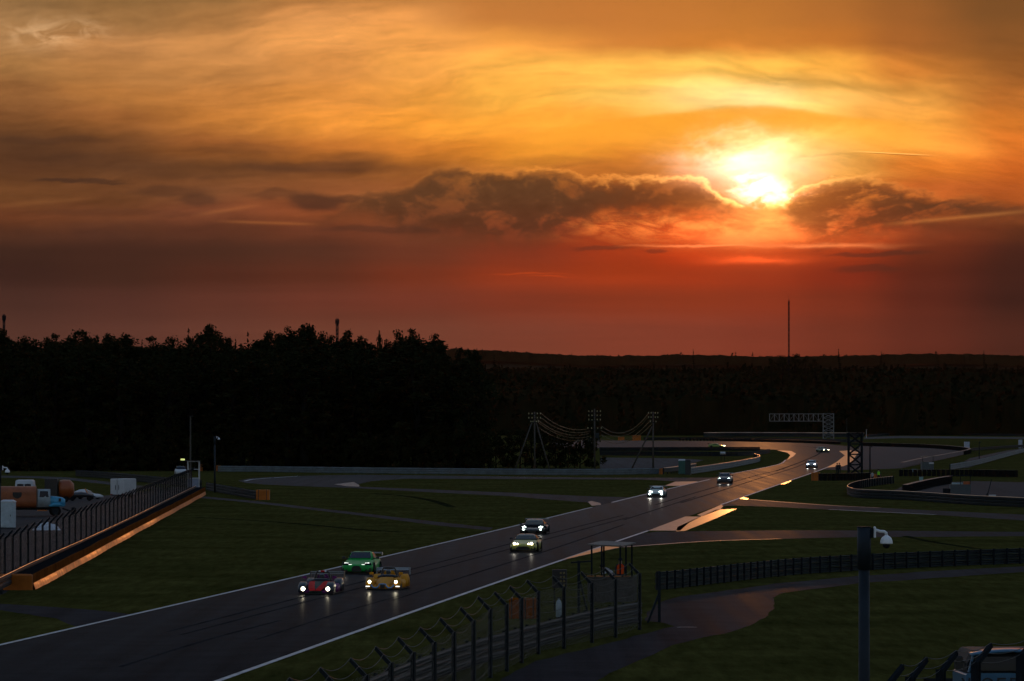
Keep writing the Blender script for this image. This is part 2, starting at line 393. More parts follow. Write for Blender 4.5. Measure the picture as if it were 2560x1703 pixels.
def grass_mat(name, c1, c2):
    m = M(name, c1, 1.0, spec=0.0, color2=c2, scale=0.12)
    nt = m.node_tree; bs = nt.nodes['Principled BSDF']; cr = nt.nodes['Color Ramp']; tc = nt.nodes['Texture Coordinate']
    mp = nt.nodes.new('ShaderNodeMapping'); mp.inputs['Scale'].default_value = (1.6, 0.16, 1)
    nt.links.new(tc.outputs['Object'], mp.inputs['Vector'])
    f = nt.nodes.new('ShaderNodeTexNoise'); f.inputs['Scale'].default_value = 1.0; f.inputs['Detail'].default_value = 8; f.inputs['Roughness'].default_value = 0.75
    nt.links.new(mp.outputs[0], f.inputs['Vector'])
    mr = nt.nodes.new('ShaderNodeMapRange'); mr.inputs['From Min'].default_value = 0.3; mr.inputs['From Max'].default_value = 0.7
    mr.inputs['To Min'].default_value = 0.55; mr.inputs['To Max'].default_value = 1.45
    nt.links.new(f.outputs['Fac'], mr.inputs['Value'])
    sc = nt.nodes.new('ShaderNodeVectorMath'); sc.operation = 'SCALE'
    nt.links.new(cr.outputs[0], sc.inputs[0]); nt.links.new(mr.outputs[0], sc.inputs['Scale'])
    nt.links.new(sc.outputs[0], bs.inputs['Base Color'])
    return m

GRASS = grass_mat('grass', (0.044,0.042,0.011), (0.074,0.066,0.018))
ASPHALT = asphalt('track_asphalt', (0.042,0.037,0.039), (0.054,0.048,0.050), 0.36, 0.18)
ASPHALT2 = asphalt('old_asphalt', (0.052,0.046,0.050), (0.068,0.060,0.064), 0.38, 0.10)
GRAVEL = asphalt('gravel', (0.085,0.075,0.072), (0.12,0.10,0.095), 0.7, 0.06)
PAINT = M('line_paint', (0.34,0.34,0.35), 0.6, spec=0.2, color2=(0.66,0.66,0.67), scale=1.1)
POWER = M('backlit_wire_metal', (0.40,0.24,0.12), 0.25, metal=0.9, var=0.1)  # orange backlight on the wires is put into this warm metal colour
BELT = M('shaded_belt', (0.15,0.045,0.010), 0.8, var=0.35, scale=0.8)  # upper face of the belt, its shade put into a darker base colour
KERB = M('kerb_paint', (0.07,0.045,0.04), 0.45, spec=0.25, color2=(0.34,0.25,0.22), scale=1.3)
KERB2 = M('sunset_gloss', (0.16,0.055,0.02), 0.28, spec=0.6, metal=0.35, color2=(0.62,0.28,0.09), scale=1.1)  # sunset glint mixed into base colour; dark patches are tyre marks
KERBRED = M('kerb_red', (0.34,0.06,0.05), 0.36, spec=0.6, var=0.2)
GALVL = M('bright_galvanised_steel', (0.17,0.20,0.22), 0.6, spec=0.2, metal=0.2, var=0.25, scale=0.8)
GALV = M('galvanised_steel', (0.023,0.032,0.038), 0.55, spec=0.2, metal=0.1, var=0.25, scale=0.8)
GALVD = M('weathered_steel', (0.015,0.020,0.025), 0.65, spec=0.1, var=0.25, scale=0.8)
STEELD = M('dark_painted_steel', (0.016,0.020,0.025), 0.7, spec=0.15, var=0.3)
ORANGE = M('orange_vinyl', (0.42,0.115,0.012), 0.5, spec=0.25, var=0.2, scale=1.2)
ORANGEG = M('sunlit_belt', (0.55,0.17,0.025), 0.42, metal=0.55, spec=0.1, var=0.6, scale=0.9, bump=0.5, bscale=1.2)  # lower face of the same belt, sunset reflection put into brighter orange metal
RUBBER = M('tyre_rubber', (0.014,0.014,0.015), 0.95, spec=0.02, var=0.3)
BLACK = M('black_plastic', (0.012,0.012,0.013), 0.45, var=0.2)
CARBON = M('carbon', (0.016,0.016,0.018), 0.32, var=0.2, coat=0.4)
DOMEW = M('white_enamel', (0.80,0.82,0.86), 0.4, var=0.04)
WHITE = M('white_paint', (0.50,0.51,0.54), 0.45, var=0.06)
CONC = M('concrete', (0.085,0.078,0.07), 0.8, var=0.15, scale=2.0, bump=0.1)
WOOD = M('weathered_wood', (0.16,0.13,0.10), 0.85, var=0.3, scale=2.0)
GLASS = M('tinted_glass', (0.012,0.016,0.026), 0.12, spec=0.3, var=0.1)
INSUL = M('glass_insulator', (0.45,0.42,0.22), 0.12, spec=0.9, var=0.1)
WIRE = M('aluminium_wire', (0.045,0.045,0.045), 0.6, spec=0.2, metal=0.0, var=0.1)
SKIN = M('skin', (0.45,0.28,0.20), 0.6, var=0.05)
GLINT = M('glint_steel', (0.80,0.55,0.38), 0.30, metal=0.95, var=0.5, scale=0.12)  # warm reflector steel for the added tubes that catch the sunset
LAMPW = M('lamp_white', (0.9,0.9,0.85), 0.3, emit=(1.0,0.88,0.60), estr=16.0)
LAMPD = M('lamp_daylight', (0.9,0.9,0.9), 0.3, emit=(0.80,1.0,0.90), estr=14.0)
LAMPB = M('lamp_cool', (0.9,0.9,0.9), 0.3, emit=(0.75,0.88,1.0), estr=14.0)
LAMPL = M('lamp_led', (0.9,0.9,0.9), 0.3, emit=(0.95,1.0,0.92), estr=1.8)

# ------------------------------------------------------------------ mesh building
class MB:
    def __init__(s): s.v = []; s.f = []; s.smooth = False
    def add(s, vs, fs):
        o = len(s.v); s.v += [Vector(p) for p in vs]; s.f += [tuple(i+o for i in f) for f in fs]; return s
    def box(s, c, size, rot=None):
        hx, hy, hz = size[0]/2, size[1]/2, size[2]/2
        vs = [Vector((x*hx, y*hy, z*hz)) for x in (-1,1) for y in (-1,1) for z in (-1,1)]
        if rot is not None:
            R = rot if isinstance(rot, Matrix) else Matrix.Rotation(rot, 3, 'Z')
            vs = [R @ p for p in vs]
        c = Vector(c)
        return s.add([p + c for p in vs], [(0,1,3,2),(4,6,7,5),(0,4,5,1),(2,3,7,6),(0,2,6,4),(1,5,7,3)])
    def rbox(s, c, size, r=0.05, rot=None):
        """box with chamfered vertical and top edges"""
        hx, hy, hz = size[0]/2, size[1]/2, size[2]/2
        def ring(k, z): 
            ax, ay = hx-k, hy-k; e = r
            return [Vector(p) for p in ((-ax+e,-ay,z),(ax-e,-ay,z),(ax,-ay+e,z),(ax,ay-e,z),(ax-e,ay,z),(-ax+e,ay,z),(-ax,ay-e,z),(-ax,-ay+e,z))]
        vs = ring(0,-hz) + ring(0,hz-r) + ring(r*0.8,hz)
        if rot is not None:
            R = rot if isinstance(rot, Matrix) else Matrix.Rotation(rot, 3, 'Z'); vs = [R @ p for p in vs]
        c = Vector(c); vs = [p + c for p in vs]
        fs = [tuple(reversed(range(8))), tuple(range(16,24))]
        for k in (0, 8):
            for i in range(8): fs.append((k+i, k+(i+1)%8, k+8+(i+1)%8, k+8+i))
        return s.add(vs, fs)
    def cyl(s, p0, p1, r0, r1=None, n=8, caps=True):
        p0, p1 = Vector(p0), Vector(p1); r1 = r0 if r1 is None else r1
        d = (p1-p0).normalized(); u = d.orthogonal().normalized(); w = d.cross(u)
        vs = [p0 + (u*cos(2*pi*i/n) + w*sin(2*pi*i/n))*r0 for i in range(n)] + [p1 + (u*cos(2*pi*i/n) + w*sin(2*pi*i/n))*r1 for i in range(n)]
        fs = [(i, (i+1)%n, n+(i+1)%n, n+i) for i in range(n)]
        if caps: fs += [tuple(reversed(range(n))), tuple(range(n, 2*n))]
        return s.add(vs, fs)
    def tube(s, pts, r, n=5):
        pts = [Vector(p) for p in pts]; rings = []
        for i, p in enumerate(pts):
            d = (pts[min(i+1, len(pts)-1)] - pts[max(i-1, 0)]).normalized()
            u = d.cross(Vector((0,0,1)));  u = u.normalized() if u.length > 1e-4 else Vector((1,0,0)); w = u.cross(d)
            rr = r[i] if isinstance(r, (list, tuple)) else r
            rings.append([p + (u*cos(2*pi*k/n) + w*sin(2*pi*k/n))*rr for k in range(n)])
        vs = [q for g in rings for q in g]
        fs = [(i*n+k, i*n+(k+1)%n, (i+1)*n+(k+1)%n, (i+1)*n+k) for i in range(len(pts)-1) for k in range(n)]
        fs += [tuple(reversed(range(n))), tuple(range((len(pts)-1)*n, len(pts)*n))]
        return s.add(vs, fs)
    def lathe(s, prof, c=(0,0,0), axis='Z', n=16, caps=True):
        """prof: list of (radius, height)"""
        c = Vector(c); vs = []
        for r, h in prof:
            for i in range(n):
                a = 2*pi*i/n
                p = {'Z': (r*cos(a), r*sin(a), h), 'X': (h, r*cos(a), r*sin(a)), 'Y': (r*sin(a), h, r*cos(a))}[axis]
                vs.append(c + Vector(p))
        k = len(prof)
        fs = [(j*n+i, j*n+(i+1)%n, (j+1)*n+(i+1)%n, (j+1)*n+i) for j in range(k-1) for i in range(n)]
        if caps: fs += [tuple(reversed(range(n))), tuple(range((k-1)*n, k*n))]
        return s.add(vs, fs)
    def loft(s, rings, closed=True, caps=True):
        n = len(rings[0]); vs = [p for r in rings for p in r]; fs = []
        m = n if closed else n-1
        for j in range(len(rings)-1):
            for i in range(m): fs.append((j*n+i, j*n+(i+1)%n, (j+1)*n+(i+1)%n, (j+1)*n+i))
        if caps and closed: fs += [tuple(reversed(range(n))), tuple(range((len(rings)-1)*n, len(rings)*n))]
        return s.add(vs, fs)
    def prism(s, pts, h, axis='Z'):
        """outline of (x,y) raised by h"""
        n = len(pts)
        vs = [(x, y, 0) for x, y in pts] + [(x, y, h) for x, y in pts]
        return s.add(vs, [tuple(reversed(range(n))), tuple(range(n, 2*n))] + [(i, (i+1)%n, n+(i+1)%n, n+i) for i in range(n)])
    def move(s, v=(0,0,0), M3=None):
        v = Vector(v)
        s.v = [(M3 @ p if M3 is not None else p) + v for p in s.v]; return s
    def mesh(s, name, mat, smooth=False):
        me = bpy.data.meshes.new(name)
        me.from_pydata([tuple(p) for p in s.v], [], s.f)
        for m in (mat if isinstance(mat, (list, tuple)) else [mat]): me.materials.append(m)
        bm = bmesh.new(); bm.from_mesh(me); bmesh.ops.recalc_face_normals(bm, faces=bm.faces); bm.to_mesh(me); bm.free()
        if smooth or s.smooth:
            me.polygons.foreach_set('use_smooth', [True]*len(me.polygons))
        me.update()
        return me
    def build(s, name, mat, parent=None, smooth=False, origin=None, sub=0):
        if origin is not None: s.move(-Vector(origin))
        me = s.mesh(name, mat, smooth)
        o = bpy.data.objects.new(name, me); COL.objects.link(o)
        if parent is not None: o.parent = parent
        elif origin is not None: o.location = origin
        if sub:
            md = o.modifiers.new('subdivision', 'SUBSURF'); md.levels = sub; md.render_levels = sub
        return o

def tag(o, label=None, cat=None, group=None, kind=None):
    if label: o['label'] = label
    if cat: o['category'] = cat
    if group: o['group'] = group
    if kind: o['kind'] = kind
    return o
def thing(name, loc, rz=0.0, label=None, cat=None, group=None):
    o = bpy.data.objects.new(name, None); COL.objects.link(o)
    o.location = loc; o.rotation_euler = (0, 0, rz); o.empty_display_size = 0.3
    return tag(o, label, cat, group)
def inst(me, name, parent=None, loc=(0,0,0), rz=0.0, sc=None):
    o = bpy.data.objects.new(name, me); COL.objects.link(o)
    o.parent = parent; o.location = loc; o.rotation_euler = (0, 0, rz)
    if sc is not None: o.scale = sc if isinstance(sc, (tuple, list)) else (sc, sc, sc)
    return o
def copy_tree(o, parent=None):
    c = o.copy(); COL.objects.link(c); c.parent = parent
    for ch in list(o.children): copy_tree(ch, c)
    return c
def resample(pts, step):
    out = [pts[0].copy()]; acc = 0.0
    for p, q in zip(pts, pts[1:]):
        L = (q-p).length
        t = step - acc
        while t <= L:
            out.append(p + (q-p)*(t/L)); t += step
        acc = (acc + L) % step
    return out
def smoothpath(pts, n=6):
    """Catmull-Rom through ground points"""
    if len(pts) < 3: return pts
    P_ = [pts[0]*2-pts[1]] + list(pts) + [pts[-1]*2-pts[-2]]; out = []
    for i in range(1, len(P_)-2):
        a, b, c, d = P_[i-1], P_[i], P_[i+1], P_[i+2]
        for k in range(n):
            t = k/n
            out.append(0.5*((2*b) + (c-a)*t + (2*a-5*b+4*c-d)*t*t + (3*b-a-3*c+d)*t*t*t))
    out.append(pts[-1]); return out
def GP(pts): return [G(x, y) for x, y in pts]
def tangents(pts):
    return [(pts[min(i+1, len(pts)-1)] - pts[max(i-1, 0)]).normalized() for i in range(len(pts))]

# ------------------------------------------------------------------ the setting
LAYER = {}
def sheet(name, pix, z, mat, label=None, smooth_n=0, ragged=0.0):
    pts = GP(pix)
    if ragged:
        rr = random.Random(len(name)*7+len(pix)); q = []
        for a_, b_ in zip(pts, pts[1:]+pts[:1]):
            k = max(1, min(60, int((b_-a_).length/2.2)))
            for i in range(k):
                p = a_.lerp(b_, i/k)
                w = ragged*(0.4 + 0.6*abs(mnoise.noise(p*0.11)))
                q.append(p + Vector((rr.uniform(-w,w), rr.uniform(-w,w)*4, 0)))
        pts = q
    if smooth_n: pts = smoothpath(pts + [pts[0]], smooth_n)[:-1]
    bm = bmesh.new()
    vs = [bm.verts.new((p.x, p.y, z)) for p in pts]
    f = bm.faces.new(vs)
    bmesh.ops.triangulate(bm, faces=[f])
    bmesh.ops.recalc_face_normals(bm, faces=bm.faces)
    for f in bm.faces:
        if f.normal.z < 0: f.normal_flip()
    me = bpy.data.meshes.new(name); bm.to_mesh(me); bm.free(); me.materials.append(mat)
    o = bpy.data.objects.new(name, me); COL.objects.link(o); tag(o, label, kind='structure')
    return o
def strip(name, pix, width, z, mat, label=None, n=4, thick=0.0):
    """painted line or kerb that follows ground pixels"""
    pts = smoothpath(GP(pix), n)
    tg = tangents(pts); mb = MB(); L = []; R = []
    for p, t in zip(pts, tg):
        s = Vector((-t.y, t.x, 0))*(width/2)
        L.append(p + s + Vector((0,0,z))); R.append(p - s + Vector((0,0,z)))
    k = len(pts)
    if thick:
        rings = [[l - Vector((0,0,z)), l + Vector((0,0,thick*0.4)), (l+r)/2 + Vector((0,0,thick)), r + Vector((0,0,thick*0.4)), r - Vector((0,0,z))] for l, r in zip(L, R)]
        mb.loft(rings, closed=True)
    else:
        mb.add(L + R, [(i, i+1, k+i+1, k+i) for i in range(k-1)])
    o = mb.build(name, mat); tag(o, label, kind='structure')
    if not thick:
        for pl in o.data.polygons:
            if pl.normal.z < 0: pl.flip()
    return o

def build_ground():
    # one sheet to the horizon, finely divided near by so that the turf is not a mirror-flat plane
    xs = [-9000,-3000,-1200,-600,-300,-150] + [-100+10*i for i in range(21)] + [150,300,600,1200,3000,9000]
    ys = [-300,0,80,140] + [160+20*i for i in range(40)] + [1000,1200,1500,2000,3000,5000,9000,16000]
    vs = []
    for y in ys:
        for x in xs: vs.append((x, y, 0.0))
    nx = len(xs)
    fs = [(j*nx+i, j*nx+i+1, (j+1)*nx+i+1, (j+1)*nx+i) for j in range(len(ys)-1) for i in range(nx-1)]
    o = MB().add(vs, fs).build('ground', GRASS); tag(o, kind='structure')

    sheet('track', [(-60,1628),(0,1613),(640,1466),(1200,1336),(1618,1235),(1730,1208),(1828,1185),(1945,1161.6),(1964,1150),(1984,1135),(1977,1129),(1943,1125),(1860,1121.5),(1700,1120.5),(1500,1120.5),(1380,1120.5),
                    (1380,1101.5),(1500,1101.5),(1760,1102.5),(1960,1106),(2060,1110),(2130,1117),(2148,1124),(2140,1132),(2112,1146),(2065,1170),(1977,1201),(1803,1262),(1621,1327),(1430,1392),(1080,1513),(545,1703),(380,1760),(-60,1800)], 0.008, ASPHALT)
    sheet('run_off', [(2148,1113),(2300,1117),(2418,1127),(2424,1133),(2356,1149),(2255,1171),(2120,1176),(2060,1174),(2112,1148),(2146,1128)], 0.004, ASPHALT2)
    sheet('far_run_off', [(1500,1144),(1690,1146),(1760,1150),(1700,1168),(1640,1172),(1500,1172)], 0.004, GRAVEL)
    sheet('old_track', [(596,1202),(625,1196),(747,1190),(900,1187),(1200,1190.6),(1471,1194.3),(1732,1194.5),(1790,1194),(1752,1203),(1690,1203.5),(1607,1199.2),(1200,1197.4),(1010,1197),(930,1203),(893,1211),(901,1217),(1050,1223),(1280,1232),(1471,1241),(1575,1243.5),(1600,1240),(1530,1257),(1497,1264.5),(1466,1256),(1327,1245.5),(1280,1241),(1060,1230),(878,1220),(760,1216),(660,1211.5),(612,1207)], 0.004, ASPHALT2, ragged=0.16)
    sheet('service_path', [(500,1240.5),(640,1253),(892,1282),(1130,1309),(1234,1320),(1222,1326),(1100,1314.5),(892,1288),(640,1258.5),(500,1245)], 0.004, ASPHALT2, ragged=0.16)
    sheet('entry_path', [(-60,1505),(0,1509),(160,1519),(300,1532),(330,1537),(200,1568),(140,1546),(0,1526),(-60,1518)], 0.004, ASPHALT2, ragged=0.16)
    sheet('side_road', [(1840,1247),(1872,1248.5),(2065,1263),(2300,1275),(2560,1287),(2640,1291),(2640,1306),(2560,1301.5),(2337,1287.5),(2072,1274.5),(1950,1268),(1838,1264),(1796,1266)], 0.004, ASPHALT2, ragged=0.16)
    sheet('link_road', [(1600,1335),(1640,1329.5),(1760,1328),(1964,1326),(2300,1327.5),(2640,1331),(2640,1340),(2560,1340.5),(2144,1343.5),(1950,1347.5),(1760,1354),(1553,1369),(1471,1386),(1398,1404),(1440,1388),(1540,1354)], 0.004, ASPHALT2, ragged=0.16)
    sheet('service_road', [(1240,1720),(1253,1697),(1340,1653),(1513,1611),(1610,1584),(1690,1566),(1660,1556),(1612,1553),(1622,1530),(1651,1505),(1700,1492),(1760,1484),(1960,1457),(2149,1440.5),(2350,1427),(2560,1416),(2640,1412),(2640,1425),(2560,1430),(2149,1458.5),(1960,1482),(1932,1496),(1936,1520),(1915,1545),(1846,1576),(1683,1612),(1599,1652),(1520,1683),(1470,1720)], 0.004, ASPHALT2, ragged=0.16)
    sheet('car_park', [(-80,1525),(-80,1262),(110,1250),(160,1247),(330,1234),(440,1217),(489,1222),(484,1234),(410,1276),(227,1374),(7,1485)], 0.004, ASPHALT2, ragged=0.16)
    sheet('perimeter_road', [(-80,1188),(100,1191),(170,1194),(300,1208),(420,1222),(420,1228),(290,1214),(160,1199),(100,1196),(-80,1193)], 0.004, GRAVEL, ragged=0.16)
    sheet('right_yard', [(2200,1241),(2262,1214),(2360,1206),(2430,1203),(2560,1206),(2640,1208),(2640,1246),(2480,1243),(2330,1244)], 0.004, ASPHALT2, ragged=0.16)
    sheet('far_road', [(2160,1093),(2250,1090),(2640,1094),(2640,1098),(2250,1095.5),(2160,1098)], 0.004, GRAVEL)
    sheet('far_side_road', [(2380,1173),(2424,1146),(2520,1126),(2640,1112),(2640,1119),(2560,1131),(2470,1152),(2420,1170)], 0.005, ASPHALT2)
    # white edge lines and kerbs
    strip('edge_line', [(-60,1627),(0,1613),(640,1466),(1200,1336),(1480,1268.5)], 0.24, 0.014, PAINT)
    strip('edge_line', [(1530,1256.5),(1618,1235),(1773,1199)], 0.30, 0.014, PAINT)
    strip('edge_line', [(1800,1191.5),(1828,1185),(1945,1161.6),(1964,1150)], 0.30, 0.014, PAINT)
    strip('edge_line', [(545,1703),(1080,1513),(1430,1392),(1621,1327)], 0.26, 0.014, PAINT)
    strip('edge_line', [(380,1760),(545,1703)], 0.26, 0.014, PAINT)
    strip('edge_line', [(1803,1262),(1977,1201),(2065,1170),(2100,1152)], 0.30, 0.014, PAINT)
    strip('edge_line', [(1553,1368.5),(1760,1354),(1950,1347.5)], 0.5, 0.014, KERB)
    strip('edge_line', [(1872,1249),(2065,1263.3),(2200,1270)], 0.5, 0.014, KERB)
    strip('edge_line', [(2072,1274),(2337,1287)], 0.35, 0.014, PAINT)
    strip('edge_line', [(612,1203),(640,1198),(747,1190.5)], 0.4, 0.014, PAINT)
    strip('edge_line', [(1200,1191),(1471,1194.7),(1732,1194.9)], 0.35, 0.014, KERB)
    strip('edge_line', [(1692,1569),(1712,1568.5),(1742,1569)], 0.12, 0.014, PAINT)
    for pix, m, nm in (([(1621,1327),(1668,1309),(1713,1292),(1752,1292.5),(1722,1308),(1700,1327.5)], KERB, 'kerb'),
                   ([(1694,1318),(1727,1303),(1790,1275),(1842,1272.5),(1800,1292),(1760,1309),(1712,1328),(1690,1329)], KERB2, 'kerb'),
                   ([(1743,1288),(1803,1262.5),(1808,1266),(1800,1275),(1756,1291)], KERB, 'kerb'),
                   ([(1404,1401),(1471,1378),(1553,1356),(1560,1367),(1471,1386)], KERB2, 'kerb'),
                   ([(1662,1215),(1688,1204.5),(1745,1204),(1726,1210),(1700,1215)], KERB, 'kerb'),
                   ([(1470,1255.5),(1478,1253),(1500,1258),(1503,1262.5),(1480,1265.5)], KERB, 'kerb'),
                   ([(836,1211),(884,1205.5),(898,1213),(898,1217),(866,1216)], KERB, 'kerb'),
                   ([(1848,1247),(1858,1243.5),(1872,1247.5),(1868,1250)], KERB2, 'kerb'),
                   ([(1950,1211),(1978,1201),(1978,1204),(1962,1211)], KERB2, 'kerb'),
                   ([(2068,1169),(2092,1155),(2112,1139),(2098,1128),(2126,1126),(2146,1131),(2138,1142),(2128,1158),(2108,1166)], KERB2, 'kerb'),
                   ([(1943,1126),(1978,1128),(1990,1134),(1984,1141),(1968,1150),(1976,1138),(1968,1132)], KERB, 'kerb')):
        o = sheet(nm, pix, 0.022, m)
        mbs = o.modifiers.new('thickness', 'SOLIDIFY'); mbs.thickness = 0.03; mbs.offset = -1
    # rubber laid down by locked wheels
    skid = M('skid_rubber', (0.024,0.022,0.023), 0.9, color2=(0.042,0.039,0.040), scale=0.3)
    for pix, w in (([(420,1580),(760,1492),(1060,1416),(1330,1346),(1560,1288)],0.30), ([(452,1588),(790,1499),(1090,1422),(1350,1353),(1570,1294)],0.28), ([(980,1502),(1180,1436),(1390,1370),(1560,1312)],0.26),
                   ([(300,1668),(520,1600),(700,1552)],0.28), ([(640,1600),(860,1530),(1000,1490)],0.22), ([(1640,1262),(1760,1226),(1880,1192),(1960,1172)],0.34), ([(1700,1258),(1800,1228),(1900,1196),(1990,1168),(2030,1150)],0.34),
                   ([(1560,1300),(1660,1268),(1740,1242)],0.3), ([(1940,1178),(2010,1152),(2050,1132),(2040,1120),(1980,1114)],0.5)):
        strip('skid_mark', pix, w*0.7, 0.012, skid, n=8)
    # thin strips of darker grass
    dgrass = grass_mat('dark_turf', (0.014,0.016,0.007), (0.022,0.024,0.010))
    strip('dark_grass_strip', [(480,1293),(640,1302),(760,1311),(900,1324),(1010,1331)], 0.9, 0.005, dgrass)
    strip('dark_grass_strip', [(930,1234),(1010,1240),(1080,1252),(1130,1268)], 1.0, 0.005, dgrass)
    strip('dark_grass_strip', [(2260,1340),(2330,1355),(2440,1372)], 0.7, 0.005, dgrass)
build_ground()

# distant land
def hill(name, y0, y1, prof, x0, x1, mat, nx=60, ny=10, seed=0.0):
    mb = MB(); vs = []
    for j in range(ny+1):
        y = y0 + (y1-y0)*j/ny
        for i in range(nx+1):
            x = x0 + (x1-x0)*i/nx
            h = prof(x, (j/ny)) 
            h *= 1 + 0.10*mnoise.noise(Vector((x*0.004+seed, y*0.002, 0)))
            vs.append((x, y, h if j else -0.5))
    mb.add(vs, [(j*(nx+1)+i, j*(nx+1)+i+1, (j+1)*(nx+1)+i+1, (j+1)*(nx+1)+i) for j in range(ny) for i in range(nx)])
    o = mb.build(name, mat, smooth=True); tag(o, kind='structure'); return o
FOREST_FLOOR = M('forest_floor', (0.020,0.020,0.012), 1.0, spec=0.05, var=0.3, scale=0.05)
HZ0, HZ1 = 1950.0, 3100.0
def hz(x, y):
    t = max(0.0, min(1.0, (y-HZ0)/(HZ1-HZ0))); t = t*t*(3-2*t)
    return 22.0*t
hill('hill', HZ0, HZ1+900, lambda x, t: hz(x, HZ0 + t*(HZ1+900-HZ0)), -2500, 2500, FOREST_FLOOR)
hill('ridge', 5200, 7600, lambda x, t: (87.0 - 0.009*x)*min(1.0, t*1.6), -5000, 5000, FOREST_FLOOR, nx=80, seed=4.0)

# ------------------------------------------------------------------ trees
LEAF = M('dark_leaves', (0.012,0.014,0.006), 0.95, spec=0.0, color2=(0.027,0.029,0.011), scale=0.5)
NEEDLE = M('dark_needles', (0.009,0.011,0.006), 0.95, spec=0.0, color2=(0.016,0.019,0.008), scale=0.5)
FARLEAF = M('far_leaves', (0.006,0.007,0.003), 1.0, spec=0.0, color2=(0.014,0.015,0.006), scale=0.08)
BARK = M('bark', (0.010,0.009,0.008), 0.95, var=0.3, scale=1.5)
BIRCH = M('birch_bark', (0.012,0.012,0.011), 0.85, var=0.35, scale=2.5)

def leaf_quads(mb, c, rx, rz, n, size, rng, flat=0.0):
    for _ in range(n):
        while True:
            u = Vector((rng.uniform(-1,1), rng.uniform(-1,1), rng.uniform(-1,1)))
            if u.length < 1: break
        u *= (0.55 + 0.45*u.length)
        p = Vector(c) + Vector((u.x*rx, u.y*rx, u.z*rz))
        a = Vector((rng.gauss(0,1), rng.gauss(0,1), rng.gauss(0,1)*(1-flat))).normalized()
        b = a.orthogonal().normalized()
        b = (Matrix.Rotation(rng.uniform(0, 2*pi), 3, a) @ b)
        s = size*rng.uniform(0.6, 1.35)
        w = a.cross(b)
        mb.add([p - b*s*0.5, p + w*s*0.34, p + b*s*0.5, p - w*s*0.34], [(0,1,2,3)])

def tree_mesh(kind, seed, h, r):
    """a trunk mesh and a crown mesh, foot at the origin"""
    rng = random.Random(seed); tr = MB(); cr = MB()
    lean = Vector((rng.uniform(-0.04,0.04), rng.uniform(-0.03,0.03), 0))
    spine = [Vector((lean.x*h*t*t + 0.25*sin(t*5+seed)*t, lean.y*h*t*t, h*t*0.93)) for t in [i/8 for i in range(9)]]
    tr.tube(spine, [0.022*h*0.7*(1-0.9*i/8)+0.02 for i in range(9)], 7)
    def at(t):
        t = max(0, min(0.999, t)); i = int(t*8); f = t*8-i
        return spine[i].lerp(spine[i+1], f)
    if kind == 'conifer':
        for k in range(26):
            t = 0.12 + 0.86*k/25
            c = at(t); rr = r*(1.02-t)**0.9*rng.uniform(0.75,1.15)
            for q in range(6):
                an = rng.uniform(0, 2*pi)
                tip = c + Vector((cos(an)*rr, sin(an)*rr, -0.22*rr))
                for m in range(4):
                    leaf_quads(cr, c.lerp(tip, 0.25+0.25*m), 0.10*rr+0.12, 0.12+0.05*rr, 5, 0.30+0.10*rr, rng, 0.6)
        leaf_quads(cr, at(0.985)+Vector((0,0,0.5)), 0.2, 0.8, 14, 0.4, rng)
    else:
        lo = {'round':0.10, 'birch':0.16, 'ragged':0.12, 'bush':0.05}[kind]
        nb = {'round':36, 'birch':38, 'ragged':30, 'bush':16}[kind]
        for k in range(nb):
            t = lo + (0.99-lo)*((k+rng.random())/nb)
            u = (t-lo)/(1-lo)
            if kind == 'round': env = r*(1-abs(2*u-0.9)**2.6*0.72)*1.0
            elif kind == 'birch': env = r*(0.35+0.75*sin(pi*min(1, u*0.9+0.08)))*(1 if u < .9 else .7)
            elif kind == 'ragged': env = r*(0.5+0.6*rng.random())*(1-0.5*u*u)
            else: env = r*(1-u*u*0.8)
            env = max(env, 0.25*r)
            an = k*2.399 + rng.uniform(-0.5,0.5)
            rad = env*rng.uniform(0.35,1.0)
            base = at(max(0.1, t-0.16)); c = at(t) + Vector((cos(an)*rad, sin(an)*rad, rng.uniform(-0.4,0.5)))
            if kind != 'bush' or k % 2: tr.tube([base, base.lerp(c, 0.5)+Vector((0,0,0.12*rad)), c], [0.05+0.006*h*(1-u), 0.05, 0.02], 4)
            s = rng.uniform(0.55,1.05)*(0.36*r if kind != 'birch' else 0.42*r)
            leaf_quads(cr, c, s, s*(0.8 if kind != 'birch' else 1.25), int(80*(1 if kind != 'ragged' else 0.85)), 0.36, rng)
            if kind == 'birch' and rng.random() < 0.6: leaf_quads(cr, c - Vector((0,0,s*1.2)), s*0.45, s*0.9, 14, 0.36, rng)
        leaf_quads(cr, at(0.97)+Vector((0,0,0.4)), 0.35*r, 0.7, 40, 0.42, rng)
    bark = BIRCH if kind == 'birch' else BARK
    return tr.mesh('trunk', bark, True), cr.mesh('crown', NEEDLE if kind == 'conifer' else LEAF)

PROTO = {}
for kind, hs in (('round', ((22,3.4),(21,3.0),(23,4.0))), ('birch', ((25,1.9),(24,2.2),(22,1.7))), ('ragged', ((21,2.8),(22,2.4))), ('conifer', ((22,2.6),(20,2.2))), ('bush', ((7,2.6),(5,2.4)))):
    for i, (h, r) in enumerate(hs):
        PROTO[(kind, i)] = (h, r) + tree_mesh(kind, 31*i + len(kind)*7, h, r)
def plant(kind, i, x, y, z, h, wid, label, group, name='tree', cat='tree', rz=None):
    H, R_, tm, cm = PROTO[(kind, i)]
    t = thing(name, (x, y, z), random.uniform(0, 6.28) if rz is None else rz, label, cat, group)
    s = (wid/R_, wid/R_, h/H)
    inst(tm, 'trunk', t, sc=s); inst(cm, 'crown', t, sc=s)
    return t

